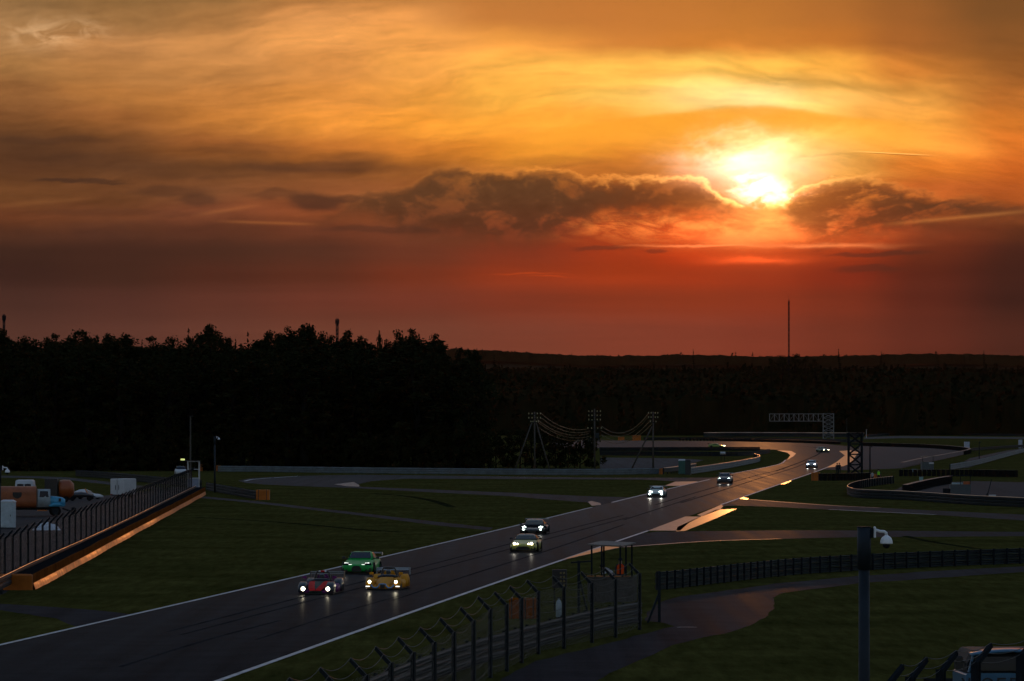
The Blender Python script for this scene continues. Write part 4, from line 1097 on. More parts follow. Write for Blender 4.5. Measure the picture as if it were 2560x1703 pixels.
def coupe(px, py, label, paint, drz=0.0, W=1.9, H=1.25, L=4.55, roof=None, lamp=None, lamp_r=0.06, lamp_z=0.62, lamp_x=0.64, style='gt', wing=True, beam_e=400, fog=None, group='racing cars on the track', wing_mat=None, hood_mat=None, shape='sedan', stripe=None, wing_drop=0.06):
    """closed racing car; nose at -Y"""
    hw = W/2; g = G(px, py)
    t = thing('racing_car', g, TRACK_RZ + drz, label, 'racing car', group)
    back = L - 0.05; y0 = 0.0
    low = {'sedan':(0.66,0.80,0.90,0.98), 'coupe':(0.60,0.74,0.86,0.94), 'wedge':(0.46,0.62,0.78,0.90), 'bubble':(0.56,0.70,0.82,0.92)}[shape]
    k = H/1.25
    ST = [(0.00, hw*0.70, 0.20, 0.40, hw*0.52, low[0]*0.86*k), (0.12, hw*0.88, 0.14, 0.46, hw*0.66, low[0]*k), (0.45, hw*0.985, 0.11, 0.52, hw*0.78, (low[0]*0.4+low[1]*0.6)*k),
          (0.95, hw*1.0, 0.10, 0.56, hw*0.82, low[1]*k), (1.45, hw*0.985, 0.10, 0.58, hw*0.80, low[2]*k), (1.9, hw*0.95, 0.10, 0.60, hw*0.80, (low[2]+0.03)*k), (2.7, hw*0.95, 0.10, 0.62, hw*0.80, low[3]*k),
          (3.3, hw*1.0, 0.10, 0.66, hw*0.82, (low[3]+0.01)*k), (3.8, hw*1.01, 0.14, 0.68, hw*0.78, (low[3]+0.01)*k), (L-0.25, hw*0.95, 0.22, 0.66, hw*0.72, (low[3]-0.01)*k), (L, hw*0.82, 0.36, 0.62, hw*0.62, (low[3]-0.08)*k)]
    body = MB().loft([ring_pts(y, w, zb, zs, wt, zt, 0.02 if y < 1.5 else 0) for y, w, zb, zs, wt, zt in ST])
    body.build('body', paint, t, True, sub=1)
    # cabin
    cb = low[2]*k - 0.02
    ws0, ws1, rf, rr, re = {'sedan':(1.42,2.05,2.45,3.0,3.85), 'coupe':(1.50,2.20,2.55,2.95,4.1), 'wedge':(1.05,1.95,2.3,2.7,3.9), 'bubble':(1.45,2.15,2.5,2.95,4.1)}[shape]
    def cab(y, wb, wtop, z, dip=0.0):
        zb = cb + (0.05 if y > 2.5 else 0)
        R = [(wb, zb), (wb*0.55+wtop*0.45, zb+(z-zb)*0.55), (wtop+0.03, z-0.05), (wtop*0.8, z), (wtop*0.4, z+0.012), (0, z+0.012-dip)]
        return [Vector((x, y, zz)) for x, zz in R] + [Vector((-x, y, zz)) for x, zz in reversed(R[:-1])]
    dip = 0.03 if shape == 'bubble' else 0.0
    cabin = MB().loft([cab(ws0, hw*0.80, hw*0.72, cb+0.015), cab(ws1, hw*0.84, hw*0.60, H-0.03, dip), cab(rf, hw*0.85, hw*0.60, H, dip), cab(rr, hw*0.83, hw*0.58, H-0.02, dip), cab((rr+re)/2, hw*0.80, hw*0.52, (H+cb)/2+0.08), cab(re, hw*0.70, hw*0.46, low[3]*k+0.0)], closed=True, caps=True)
    cabin.build('roof', roof or paint, t, True)
    patch(t, 'windscreen', GLASS, [(-hw*0.70, ws0+0.06, cb+0.05), (hw*0.70, ws0+0.06, cb+0.05), (hw*0.56, ws1-0.03, H-0.075), (-hw*0.56, ws1-0.03, H-0.075)], 0.022 if shape != 'bubble' else 0.05)
    for s in (-1, 1):
        c = [(s*hw*0.795, ws0+0.42, cb+0.08), (s*hw*0.80, rr+0.25, cb+0.10), (s*hw*0.63, rr-0.05, H-0.10), (s*hw*0.645, ws1+0.08, H-0.10)]
        if s > 0: patch(t, 'side_window', GLASS, c, 0.03)
        else: patch(t, 'side_window', GLASS, [c[1], c[0], c[3], c[2]], 0.03)
    patch(t, 'rear_window', GLASS, [(hw*0.44, re-0.12, low[3]*k+0.07), (-hw*0.44, re-0.12, low[3]*k+0.07), (-hw*0.46, rr+0.12, H-0.06), (hw*0.46, rr+0.12, H-0.06)], 0.03)
    # nose: splitter, grille, intakes
    MB().prism([(-hw*0.96,0.55),(-hw*0.96,0.02),(-hw*0.70,-0.12),(hw*0.70,-0.12),(hw*0.96,0.02),(hw*0.96,0.55)], 0.035).move((0,0,0.06)).build('splitter', CARBON, t)
    gr = MB()
    if shape == 'bubble':
        gr.prism([(-0.24,0.17),(0.24,0.17),(0.30,0.30),(0.17,0.50),(-0.17,0.50),(-0.30,0.30)], 0.06)
    elif shape == 'sedan':
        gr.prism([(-0.52,0.16),(0.52,0.16),(0.56,0.36),(0.40,0.52),(-0.40,0.52),(-0.56,0.36)], 0.06)
    elif shape == 'wedge':
        gr.prism([(-0.30,0.16),(0.30,0.16),(0.34,0.32),(-0.34,0.32)], 0.06)
    else:
        gr.prism([(-0.44,0.18),(0.44,0.18),(0.50,0.30),(0.30,0.42),(-0.30,0.42),(-0.50,0.30)], 0.06)
    gr.v = [Vector((p.x, -0.035 + abs(p.x)*0.10 + p.z, p.y)) for p in gr.v]
    gr.build('grille', BLACK, t)
    for s in (-1, 1):
        q = MB().prism([(0.0,0.17),(0.30,0.17),(0.34,0.30),(0.26,0.38),(0.02,0.30)], 0.06)
        q.v = [Vector((s*(p.x+hw*0.56), 0.015 + (p.x)*0.34 + p.z, p.y)) for p in q.v]
        q.build('air_intake', BLACK, t)
    # lamps
    lm = lamp or LAMPL
    yl = 0.13 if shape != 'wedge' else 0.30
    for s in (-1, 1):
        hl = thing('headlight', (s*hw*lamp_x, yl + 0.12, lamp_z)); hl.parent = t
        MB().rbox((0,0.02,-0.06), (0.40,0.26,0.13), 0.03, Matrix.Rotation(s*0.45,3,'Z')).build('lens_housing', GLASS, hl)
        mb = MB()
        if style == 'led':
            for q in range(3): mb.rbox((s*(q*0.085-0.10), -0.13 + q*0.035, -0.01 + 0.006*q), (0.065,0.05,0.05), 0.01)
            mb.box((s*-0.20, -0.135, -0.085), (0.26,0.03,0.022), Matrix.Rotation(s*0.2,3,'Z'))
        elif style == 'w':
            for q in range(3): mb.box((s*(q*0.10-0.10), -0.15 + q*0.05, 0.02 + (0.03 if q % 2 else -0.01)), (0.11,0.03,0.035), Matrix.Rotation(s*(0.6 if q % 2 else -0.6),3,'Y'))
        else:
            mb.lathe([(0.004,-0.03),(lamp_r*0.7,-0.02),(lamp_r,0.01),(lamp_r,0.05)], (0,-0.16,0), axis='Y', n=14)
            if style == 'double': mb.lathe([(0.004,-0.02),(lamp_r*0.55,0.0),(lamp_r*0.55,0.04)], (-s*0.20,-0.18,-0.01), axis='Y', n=10)
        mb.build('lamp', lm, hl)
        if beam_e: beam(hl, (0,-0.26,0), beam_e, (1.0,0.92,0.78))
        if fog:
            fx = thing('fog_light', (s*hw*0.68, 0.02, 0.40)); fx.parent = t
            MB().lathe([(0.004,-0.05),(fog,-0.02),(fog,0.04)], axis='Y', n=12).build('lamp', lm, fx)
        # mirror
        mi = MB().rbox((s*(hw+0.06), ws0+0.42, cb+0.10), (0.20,0.10,0.13), 0.03); mi.cyl((s*hw*0.80, ws0+0.46, cb+0.04), (s*(hw+0.02), ws0+0.44, cb+0.07), 0.02, n=6)
        mi.build('mirror', CARBON, t)
        MB().box((s*(hw-0.015), 2.35, 0.11), (0.06, 1.7, 0.10)).build('side_skirt', CARBON, t)
        for y in (0.92, L-1.0):
            arch = MB().lathe([(0.37,0),(0.375,0.02)], axis='X', n=20).move((s*(hw*0.985) - (0.01 if s > 0 else 0.01), y, 0.36)); arch.build('wheel_arch', BLACK, t)
            wheel_parts(t, s*(hw-0.125), y, 0.335, 0.29, GALVD)
    if wing:
        rw = thing('rear_wing', (0, L-0.12, 0)); rw.parent = t
        z = H - wing_drop
        prof = [(-0.17,0.0),(-0.08,0.035),(0.10,0.04),(0.18,0.075),(0.10,0.015),(-0.08,-0.005)]
        MB().loft([[Vector((x, y, z+zz)) for y, zz in prof] for x in (-hw*0.98, -hw*0.5, 0, hw*0.5, hw*0.98)]).build('wing_plane', wing_mat or CARBON, rw)
        for s in (-1, 1):
            MB().box((s*hw*0.985, 0.0, z-0.02), (0.015, 0.42, 0.20)).build('end_plate', wing_mat or CARBON, rw)
            MB().box((s*0.34, -0.06, (z+0.86)/2), (0.02, 0.10, z-0.86)).build('wing_support', CARBON, rw)
    for s in (-1, 1):
        MB().rbox((s*hw*0.62, L-0.02, 0.70), (0.34,0.06,0.09), 0.02).build('tail_light', M('tail_red', (0.25,0.01,0.01), 0.3), t)
    if stripe:
        patch(t, 'bonnet_stripe', stripe, [(-0.16,0.5,low[1]*k+0.004),(0.16,0.5,low[1]*k+0.004),(0.20,1.4,low[2]*k+0.02),(-0.20,1.4,low[2]*k+0.02)], 0.02)
    return t

def prototype(px, py, label, paint, second, hoop, hoop2, wing_mat, pods, lamp_z, lampx, lampr, drz=0.0, logo=None, stripes=None, driver=None):
    """open sports prototype; nose at -Y"""
    g = G(px, py); t = thing('racing_car', g, TRACK_RZ + drz, label, 'racing car', 'racing cars on the track')
    hw = 0.92; L = 4.25
    MB().prism([(-hw,0.62),(-hw*0.97,-0.04),(-hw*0.6,-0.16),(hw*0.6,-0.16),(hw*0.97,-0.04),(hw,0.62),(hw,L-0.2),(-hw,L-0.2)], 0.04).move((0,0,0.05)).build('floor', CARBON, t)
    # central nose and tub
    def rg(y, w, zb, zt, rd=0.6): 
        R = [(0,zb),(w,zb),(w,zb+(zt-zb)*0.55),(w*rd,zt-0.01),(0,zt)]
        return [Vector((x,y,z)) for x, z in R] + [Vector((-x,y,z)) for x, z in reversed(R[1:-1])]
    MB().loft([rg(-0.10,0.30,0.10,0.24), rg(0.15,0.40,0.10,0.34), rg(0.6,0.46,0.10,0.46), rg(1.1,0.50,0.10,0.58), rg(1.6,0.54,0.10,0.66), rg(1.9,0.58,0.10,0.66), rg(2.0,0.6,0.10,0.50), rg(2.5,0.62,0.10,0.50), rg(2.62,0.6,0.10,0.78,0.5), rg(3.2,0.5,0.10,0.72,0.5), rg(4.0,0.34,0.14,0.50,0.5)]).build('tub', paint, t, True)
    # low wing of bodywork between the nose and each front wheel pod
    for s in (-1, 1):
        MB().loft([[Vector((s*x, y, z)) for x, z in ((0.34,0.10),(hw*0.92,0.10),(hw*0.92,zt-0.05),(0.6,zt),(0.34,zt))] for y, zt in ((-0.06,0.20),(0.2,0.27),(0.55,0.30),(0.75,0.24))]).build('front_wing', second, t, True)
        # pods over the wheels
        def pod(y0, y1, x, w, zt, zb=0.12):
            rings = []
            for y, f, wf in ((y0,0.42,0.8),(y0+0.10*(y1-y0),0.70,0.95),(y0+0.32*(y1-y0),0.97,1.0),(y0+0.58*(y1-y0),1.0,1.0),(y0+0.85*(y1-y0),0.86,0.95),(y1,0.62,0.85)):
                z = zb + (zt-zb)*f; a = w*wf/2
                rings.append([Vector((s*x+dx*a, y, zz)) for dx, zz in ((-1,zb),(-1,zb+(z-zb)*0.75),(-0.72,z),(0.72,z),(1,zb+(z-zb)*0.75),(1,zb))])
            return MB().loft(rings)
        pod(-0.08, 1.12, hw-0.20, 0.42, 0.66).build('wheel_pod', pods, t, True)
        pod(2.75, L-0.1, hw-0.20, 0.44, 0.76).build('wheel_pod', pods, t, True)
        MB().loft([[Vector((s*x, y, z)) for x, z in ((0.5,0.10),(hw*0.96,0.10),(hw*0.96,zt*0.8),(0.78,zt),(0.5,zt))] for y, zt in ((1.55,0.34),(1.9,0.46),(2.6,0.52),(3.0,0.50))]).build('side_pod', second, t, True)
        for y in (0.55, 3.35):
            wheel_parts(t, s*(hw-0.19), y, 0.30, 0.28, GALVD)
        mi = MB().rbox((s*0.78, 1.35, 0.86), (0.22,0.09,0.13), 0.03); mi.cyl((s*0.62,1.4,0.60),(s*0.76,1.36,0.82),0.018,n=6)
        mi.build('mirror', second, t)
        hl = thing('headlight', (s*lampx, -0.02, lamp_z)); hl.parent = t
        MB().lathe([(lampr*1.5,-0.03),(lampr*1.65,0.02),(lampr*1.5,0.10)], axis='Y', n=16).build('lamp_bezel', BLACK, hl, True)
        MB().lathe([(0.004,-0.085),(lampr*0.75,-0.07),(lampr,-0.035),(lampr,0.02)], axis='Y', n=16).build('lamp', LAMPW, hl, True)
        beam(hl, (0,-0.14,0), 160, (1.0,0.88,0.62))
        if not stripes: lo = MB().rbox((s*(hw*0.86), -0.06, lamp_z-0.24), (0.22,0.06,0.05), 0.015); stripes or lo.build('running_light', LAMPL, t)
        MB().prism([(0,0.12),(0.55,0.12),(0.55,0.36),(0.1,0.30)], 0.015).move().build('dive_plane', CARBON, t).matrix_local = Matrix.Translation((s*(hw+0.01), 0.0, 0)) @ Matrix.Rotation(pi/2, 4, 'Z') @ Matrix.Rotation(pi/2, 4, 'X')
    # windshield lip, roll hoop, headrest, engine cover
    MB().loft([[Vector((x, 1.58 - 0.0*abs(x), z)), Vector((x, 1.80, z+0.13)), Vector((x, 1.815, z+0.13)), Vector((x, 1.62, z))] for x, z in ((-0.50,0.60),(-0.28,0.655),(0,0.66),(0.28,0.655),(0.50,0.60))]).build('wind_deflector', GLASS, t, True)
    hp = []
    for k in range(13):
        a = pi*k/12
        hp.append(Vector((-cos(a)*0.40*(1 if abs(cos(a)) < .99 else 1.04), 2.52, 0.70 + 0.42*min(1.0, sin(a)*1.5))))
    h = thing('roll_hoop', (0,0,0)); h.parent = t
    MB().tube([Vector((-0.44,2.52,0.45))]+hp[:5], 0.038, 8).build('hoop_side', hoop2, h, True)
    MB().tube(hp[4:9], 0.045, 8).build('hoop_top', hoop, h, True)
    MB().tube(hp[8:]+[Vector((0.44,2.52,0.45))], 0.038, 8).build('hoop_side', hoop2, h, True)
    if stripes: MB().tube([p + Vector((0,0,0.004)) for p in hp[5:8]], 0.051, 8).build('hoop_band', stripes, h, True)
    for s in (-1, 1): MB().cyl((s*0.34,2.54,1.04),(s*0.30,3.3,0.62),0.022,n=6).build('hoop_stay', hoop2, h)
    MB().loft([rg(2.62,0.30,0.6,0.98,0.7), rg(3.0,0.27,0.6,0.94,0.7), rg(3.7,0.2,0.5,0.70,0.7), rg(4.0,0.14,0.45,0.56,0.7)]).build('engine_cover', second, t, True)
    rw = thing('rear_wing', (0, L-0.05, 0)); rw.parent = t
    prof = [(-0.16,0.0),(-0.07,0.035),(0.08,0.04),(0.17,0.08),(0.08,0.015),(-0.07,-0.005)]
    for dz, dy, kk in ((0.94,0.0,1.0),(1.02,0.16,0.6)):
        MB().loft([[Vector((x, dy+y*kk, dz+z*kk)) for y, z in prof] for x in (-hw*0.96,-0.3,0.3,hw*0.96)]).build('wing_plane', wing_mat, rw)
    for s in (-1, 1):
        MB().prism([(-0.25,0.70),(0.30,0.70),(0.34,1.08),(-0.2,1.06)], 0.015).build('end_plate', wing_mat, rw).matrix_local = Matrix.Translation((s*hw*0.965, 0, 0)) @ Matrix.Rotation(pi/2, 4, 'Z') @ Matrix.Rotation(pi/2, 4, 'X')
        MB().box((s*0.25,-0.05,0.68),(0.02,0.14,0.5)).build('wing_support', CARBON, rw)
    if stripes:
        st = stripes
        for s in (-1, 1):
            MB().loft([[Vector((s*x0,y,z)),Vector((s*x1,y,z-0.02)),Vector((s*x1,y+0.02,z-0.03)),Vector((s*x0,y+0.02,z-0.015))] for x0, x1, y, z in ((0.0,0.26,-0.14,0.235),(0.06,0.40,0.12,0.335+0.02),(0.14,0.46,0.58,0.46+0.012),(0.20,0.50,1.08,0.585),(0.26,0.545,1.58,0.66))]).build('nose_stripe', st, t)
    if logo:
        for s in (-1, 1):
            pts = [(s*0.60,-0.125,0.33),(s*0.56,-0.14,0.23),(s*0.46,-0.15,0.15),(s*0.30,-0.16,0.15),(s*0.20,-0.16,0.24),(s*0.17,-0.14,0.33),(s*0.0,-0.135,0.35)]
            MB().tube(pts, 0.038, 6).build('nose_emblem', logo, t)
        MB().rbox((0,-0.135,0.22),(0.24,0.05,0.17),0.02).build('nose_intake', BLACK, t)
    # seated driver
    d = thing('person', (g + Matrix.Rotation(TRACK_RZ+drz,3,'Z') @ Vector((0.0,2.28,0.0))), TRACK_RZ+drz, driver, 'person')
    d.location.z = 0.0
    MB().loft([[Vector((x*w, y*dp, z)) for x, y in ((-1,0),(-0.6,-0.8),(0.6,-0.8),(1,0),(0.6,0.8),(-0.6,0.8))] for z, w, dp in ((0.51,0.20,0.13),(0.62,0.22,0.13),(0.70,0.20,0.11),(0.74,0.07,0.07),(0.80,0.065,0.065))]).build('torso', M('driver_suit',(0.03,0.035,0.05),0.8), d, True)
    hm = MB().lathe([(0.05,0.78),(0.115,0.81),(0.135,0.88),(0.128,0.96),(0.09,1.03),(0.03,1.055)], n=16); hm.build('helmet', M('driver_helmet',(0.10,0.11,0.13),0.25), d, True)
    MB().loft([[Vector((0.137*sin(a)*k2,-0.137*cos(a)*k2,z)) for a in [(-0.9+0.3*i) for i in range(7)]] for z, k2 in ((0.87,1.0),(0.95,0.97))], closed=False, caps=False).build('visor', GLASS, d)
    return t

def build_cars():
    green = M('green_paint', (0.006,0.34,0.05), 0.4, spec=0.25, coat=0.15, var=0.1)
    blackp = M('black_paint', (0.016,0.018,0.022), 0.26, coat=0.5, var=0.1)
    gold = M('yellow_green_paint', (0.42,0.40,0.06), 0.30, coat=0.5, var=0.12)
    silver = M('silver_paint', (0.42,0.50,0.50), 0.32, coat=0.5, var=0.08)
    navy = M('navy_paint', (0.025,0.035,0.055), 0.28, coat=0.5, var=0.1)
    greyp = M('pale_grey_paint', (0.30,0.33,0.36), 0.3, coat=0.5)
    dgreen = M('dark_green_paint', (0.03,0.07,0.035), 0.3, coat=0.5)
    limep = M('lime_paint', (0.16,0.24,0.02), 0.3, coat=0.5)
    redp = M('red_paint', (0.60,0.012,0.012), 0.6, spec=0.1, coat=0.0, var=0.1)
    teal = M('dark_teal_paint', (0.008,0.030,0.028), 0.5, spec=0.15)
    purple = M('purple_paint', (0.14,0.02,0.12), 0.5, spec=0.15)
    yellow = M('amber_paint', (0.60,0.24,0.008), 0.55, spec=0.15, coat=0.0, var=0.12)
    blue = M('sky_blue_paint', (0.12,0.34,0.62), 0.4)
    whitep = M('white_gloss', (0.72,0.72,0.74), 0.3, coat=0.4)
    chrome = M('polished_teal', (0.03,0.035,0.045), 0.35, coat=0.2)
    prototype(789, 1487.5, 'red and purple open prototype racing car with blazing headlights, leading at left', teal, purple, whitep, CARBON, CARBON, chrome, 0.30, 0.65, 0.11, stripes=redp, driver='helmeted driver sitting in the red and purple prototype car')
    prototype(957, 1476.5, 'amber yellow open prototype racing car with a blue nose emblem', yellow, yellow, CARBON, CARBON, M('grey_blue_wing',(0.16,0.20,0.24),0.35,coat=0.4), yellow, 0.46, 0.70, 0.075, logo=blue, driver='helmeted driver sitting in the amber yellow prototype car')
    coupe(891, 1436.5, 'bright green coupe racing car behind the two open prototypes', green, W=1.87, H=1.27, shape='bubble', style='led', lamp=LAMPL, lamp_z=0.66, lamp_x=0.66, beam_e=25, wing_drop=0.17)
    coupe(1330, 1336.8, 'black wedge-shaped supercar with W-shaped headlights behind the yellow-green car', blackp, W=1.96, H=1.15, shape='wedge', style='w', lamp=LAMPD, lamp_z=0.57, lamp_x=0.66, fog=0.055, beam_e=120)
    coupe(1307, 1382, 'yellow-green coupe with one glaring headlight, ahead of the black supercar', gold, W=1.85, H=1.20, shape='coupe', style='double', lamp=LAMPW, lamp_r=0.085, lamp_z=0.60, lamp_x=0.62, roof=blackp, beam_e=90, wing=False)
    coupe(1639, 1244, 'silver coupe with four bright headlights, alone in the middle distance', silver, W=1.95, H=1.24, shape='coupe', style='double', lamp=LAMPD, lamp_r=0.10, lamp_z=0.66, lamp_x=0.64, fog=0.09, beam_e=500)
    coupe(1810, 1209.5, 'dark blue racing saloon between the silver coupe and the far bend', navy, W=1.95, H=1.42, shape='sedan', style='w', lamp=LAMPD, lamp_z=0.68, lamp_x=0.60, beam_e=150)
    coupe(2028, 1170.5, 'small racing car with cool white headlights leaving the hairpin', greyp, W=1.9, H=1.38, shape='sedan', style='double', lamp=LAMPB, lamp_r=0.11, lamp_z=0.66, lamp_x=0.64, beam_e=500)
    coupe(2066, 1131.5, 'dark green racing car with lit headlights in the hairpin', dgreen, drz=radians(26), W=1.9, H=1.36, shape='sedan', style='double', lamp=LAMPW, lamp_r=0.10, lamp_z=0.66, lamp_x=0.64, beam_e=250)
    coupe(1812, 1120.3, 'lime and black racing car seen from the side on the far track', limep, drz=radians(80), W=1.9, H=1.28, shape='coupe', style='double', lamp=LAMPW, lamp_r=0.09, beam_e=60)
build_cars()

# ------------------------------------------------------------------ people
def person(loc, rz, label, shirt, trousers, hair=(0.03,0.025,0.02), lean=0.0, arms='down', vest=None, h=1.76, cap=None):
    """one skinned body, feet on the ground, facing -Y"""
    t = thing('person', loc, rz, label, 'person')
    k = h/1.76
    bm = bmesh.new(); rad = {}
    sk = bm.verts.layers.skin.verify()
    def v(x, y, z, r):
        q = bm.verts.new((x*k, y*k, z*k)); q[sk].radius = (r*k, r*k); return q
    def e(a, b): bm.edges.new((a, b))
    lx, lz = -sin(lean), cos(lean)
    def up(z): return (z*lx, 0.95 + z*lz)           # along the leaning spine from the hip
    y, z = up(0.0); hip = v(0, 0, 0.95, 0.135)
    y, z = up(0.25); wa = v(0, y, z, 0.125); e(hip, wa)
    y, z = up(0.44); ch = v(0, y, z, 0.145); e(wa, ch)
    y, z = up(0.53); nk = v(0, y, z, 0.062); e(ch, nk)
    hy, hz_ = up(0.63); hd = v(0, hy-0.03, hz_, 0.088); e(nk, hd)
    hy, hz_ = up(0.76); tp = v(0, hy-0.02, hz_, 0.080); e(hd, tp)
    for s in (-1, 1):
        a = v(s*0.10, 0, 0.88, 0.095); e(hip, a); b = v(s*0.11, -0.02, 0.50, 0.062); e(a, b); c = v(s*0.12, 0.02, 0.09, 0.045); e(b, c); d = v(s*0.13, -0.15, 0.04, 0.038); e(c, d)
        y, z = up(0.47); sh = v(s*0.17, y, z, 0.062); e(ch, sh)
        if arms == 'down':
            y1, z1 = up(0.20); el = v(s*0.24, y1+0.03, z1, 0.046); y2, z2 = up(-0.03); wr = v(s*0.25, y2-0.06, z2, 0.034); fw = Vector((0,-0.02,-0.09))
        else:
            y1, z1 = up(0.26); el = v(s*0.25, y1-0.16, z1-0.02, 0.046); y2, z2 = up(0.10); wr = v(s*0.16, y2-0.40, z2-0.02, 0.034); fw = Vector((0,-0.09,-0.01))
        e(sh, el); e(el, wr)
        pm = v(wr.co.x/k, wr.co.y/k+fw.y, wr.co.z/k+fw.z, 0.036); e(wr, pm)
        for q in range(4):
            f1 = v(pm.co.x/k + (q-1.5)*0.019, pm.co.y/k+fw.y*0.6, pm.co.z/k+fw.z*0.6, 0.009); e(pm, f1)
            f2 = v(pm.co.x/k + (q-1.5)*0.020, pm.co.y/k+fw.y*(0.95-0.1*abs(q-1)), pm.co.z/k+fw.z*0.9-0.01, 0.008); e(f1, f2)
        th = v(pm.co.x/k - s*0.045, pm.co.y/k - 0.02, pm.co.z/k, 0.010); e(pm, th)
    me = bpy.data.meshes.new('body'); 
    hip[sk].use_root = True
    bm.to_mesh(me); bm.free()
    o = bpy.data.objects.new('body', me); COL.objects.link(o)
    o.modifiers.new('skin', 'SKIN'); sb = o.modifiers.new('sub', 'SUBSURF'); sb.levels = 1; sb.render_levels = 1
    dg = bpy.context.evaluated_depsgraph_get(); ev = o.evaluated_get(dg)
    nm = bpy.data.meshes.new_from_object(ev); o.modifiers.clear(); o.data = nm
    nm.materials.clear()
    for m in (trousers, shirt, SKIN): nm.materials.append(m)
    y5, z5 = up(0.52)
    for p in nm.polygons:
        p.use_smooth = True
        c = p.center/k
        al = (c.y*lx + (c.z-0.95)*lz)
        arm = abs(c.x) > 0.20
        if al > 0.53: p.material_index = 2
        elif c.z < 0.97 and not arm and al < 0.06: p.material_index = 0
        elif arm and c.z < wr.co.z/k if False else False: p.material_index = 2
        else: p.material_index = 1
    o.parent = t
    hy, hz_ = up(0.70)
    hm = M('hair_%02d' % int(hair[0]*100), hair, 0.9)
    MB().lathe([(0.105,-0.02),(0.112,0.03),(0.095,0.09),(0.05,0.13),(0.005,0.14)], (0, (hy+0.005)*k, (hz_)*k), n=12).build('cap' if cap else 'hair', cap or hm, t, True)
    MB().lathe([(0.002,-0.03),(0.016,-0.01),(0.014,0.01)], (0, (hy-0.115)*k, (hz_-0.03)*k), axis='Y', n=6).build('nose', SKIN, t)
    if vest:
        R = []
        for zz, w, d in ((0.02,0.175,0.165),(0.22,0.175,0.165),(0.42,0.20,0.18),(0.50,0.13,0.12)):
            y, z = up(zz); R.append([Vector((cos(a)*w*k, y*k + sin(a)*d*k, z*k)) for a in [2*pi*i/14 for i in range(14)]])
        MB().loft(R, caps=False).build('vest', vest, t, True)
    return t

# ------------------------------------------------------------------ poles, cameras and wires
def dome_camera(pole_px, top_py, depth, label, pole_w=0.30, arm_right=True, sleeve=True, lab2=None, stubby=False):
    top = P(pole_px, top_py, depth); b = Vector((top.x, depth, 0)); h = top.z
    t = thing('camera_pole', b, 0, label, 'camera pole')
    blue = M('dark_blue_steel', (0.014,0.021,0.030), 0.6, spec=0.2, var=0.35, scale=1.2)
    MB().cyl((0,0,0), (0,0,h-0.9), pole_w*0.42, pole_w*0.40, 16).build('pole', blue, t, True)
    MB().cyl((0,0,h-0.95), (0,0,h), pole_w*0.5, pole_w*0.5, 20).build('sleeve', blue, t, True)
    MB().cyl((0,0,h), (0,0,h+0.015), pole_w*0.53, pole_w*0.53, 20).build('cap', GALVD, t)
    s = 1 if arm_right else -1
    x0 = s*pole_w*0.5
    MB().box((x0+s*0.03, 0, h-0.13), (0.06, 0.10, 0.22)).build('clamp', STEELD, t)
    br = thing('camera_arm', (0,0,0)); br.parent = t
    MB().rbox((x0+s*0.085, -0.02, h-0.11), (0.05, 0.14, 0.25), 0.02).build('plate', DOMEW, br)
    MB().tube([(x0+s*0.10,-0.02,h-0.06),(x0+s*0.20,-0.02,h-0.095),(x0+s*0.30,-0.02,h-0.10),(x0+s*0.345,-0.02,h-0.13),(x0+s*0.35,-0.02,h-0.20)], 0.034, 10).build('tube', DOMEW, br, True)
    dm = thing('dome_camera', (x0+s*0.35, -0.02, h-0.20)); dm.parent = t
    MB().lathe([(0.03,0.02),(0.06,0.0),(0.11,-0.04),(0.135,-0.10),(0.142,-0.16),(0.142,-0.175),(0.10,-0.178)], n=24).build('housing', DOMEW, dm, True)
    MB().lathe([(0.088,-0.176),(0.086,-0.21),(0.070,-0.25),(0.04,-0.275),(0.005,-0.285)], n=20).build('dome', GLASS, dm, True)
    return t
def power_pole(px, top_py, base_py, label, legs, arms):
    b = G(px, base_py); s = F/b.y; h = (base_py-top_py)/s
    t = thing('power_pole', b, 0, label, 'power pole')
    MB().cyl((0,0,0), (0,0,h), 0.16, 0.11, 10).build('pole', CONC, t, True)
    for ax, az, bx, by in legs: MB().cyl((ax,0.05,az), (bx,by,0), 0.10, 0.13, 8).build('stay', CONC, t, True)
    for z, half in arms:
        MB().box((0,-0.12,z), (half*2, 0.08, 0.08)).build('crossarm', GALVD, t)
        for q in (-1, -0.45, 0.45, 1):
            if abs(q) < 0.9 and half < 0.6: continue
            MB().lathe([(0.03,0.04),(0.055,0.08),(0.09,0.11),(0.05,0.15),(0.085,0.19),(0.045,0.23),(0.06,0.27),(0.01,0.30)], (half*q, -0.12, z), n=10).build('insulator', INSUL, t, True)
    return t, b, s
def wires(p, q, name_label, sags, drops):
    for i, ((a, c), sg) in enumerate(zip(zip(p, q), sags)):
        pts = []
        for k in range(13):
            f = k/12; pts.append(a.lerp(c, f) - Vector((0,0,sg*4*f*(1-f))))
        o = MB().tube([x - pts[0] for x in pts], 0.04, 5).build('power_line', POWER); o.location = pts[0]
        tag(o, name_label[i], 'wire', 'power lines between the poles')
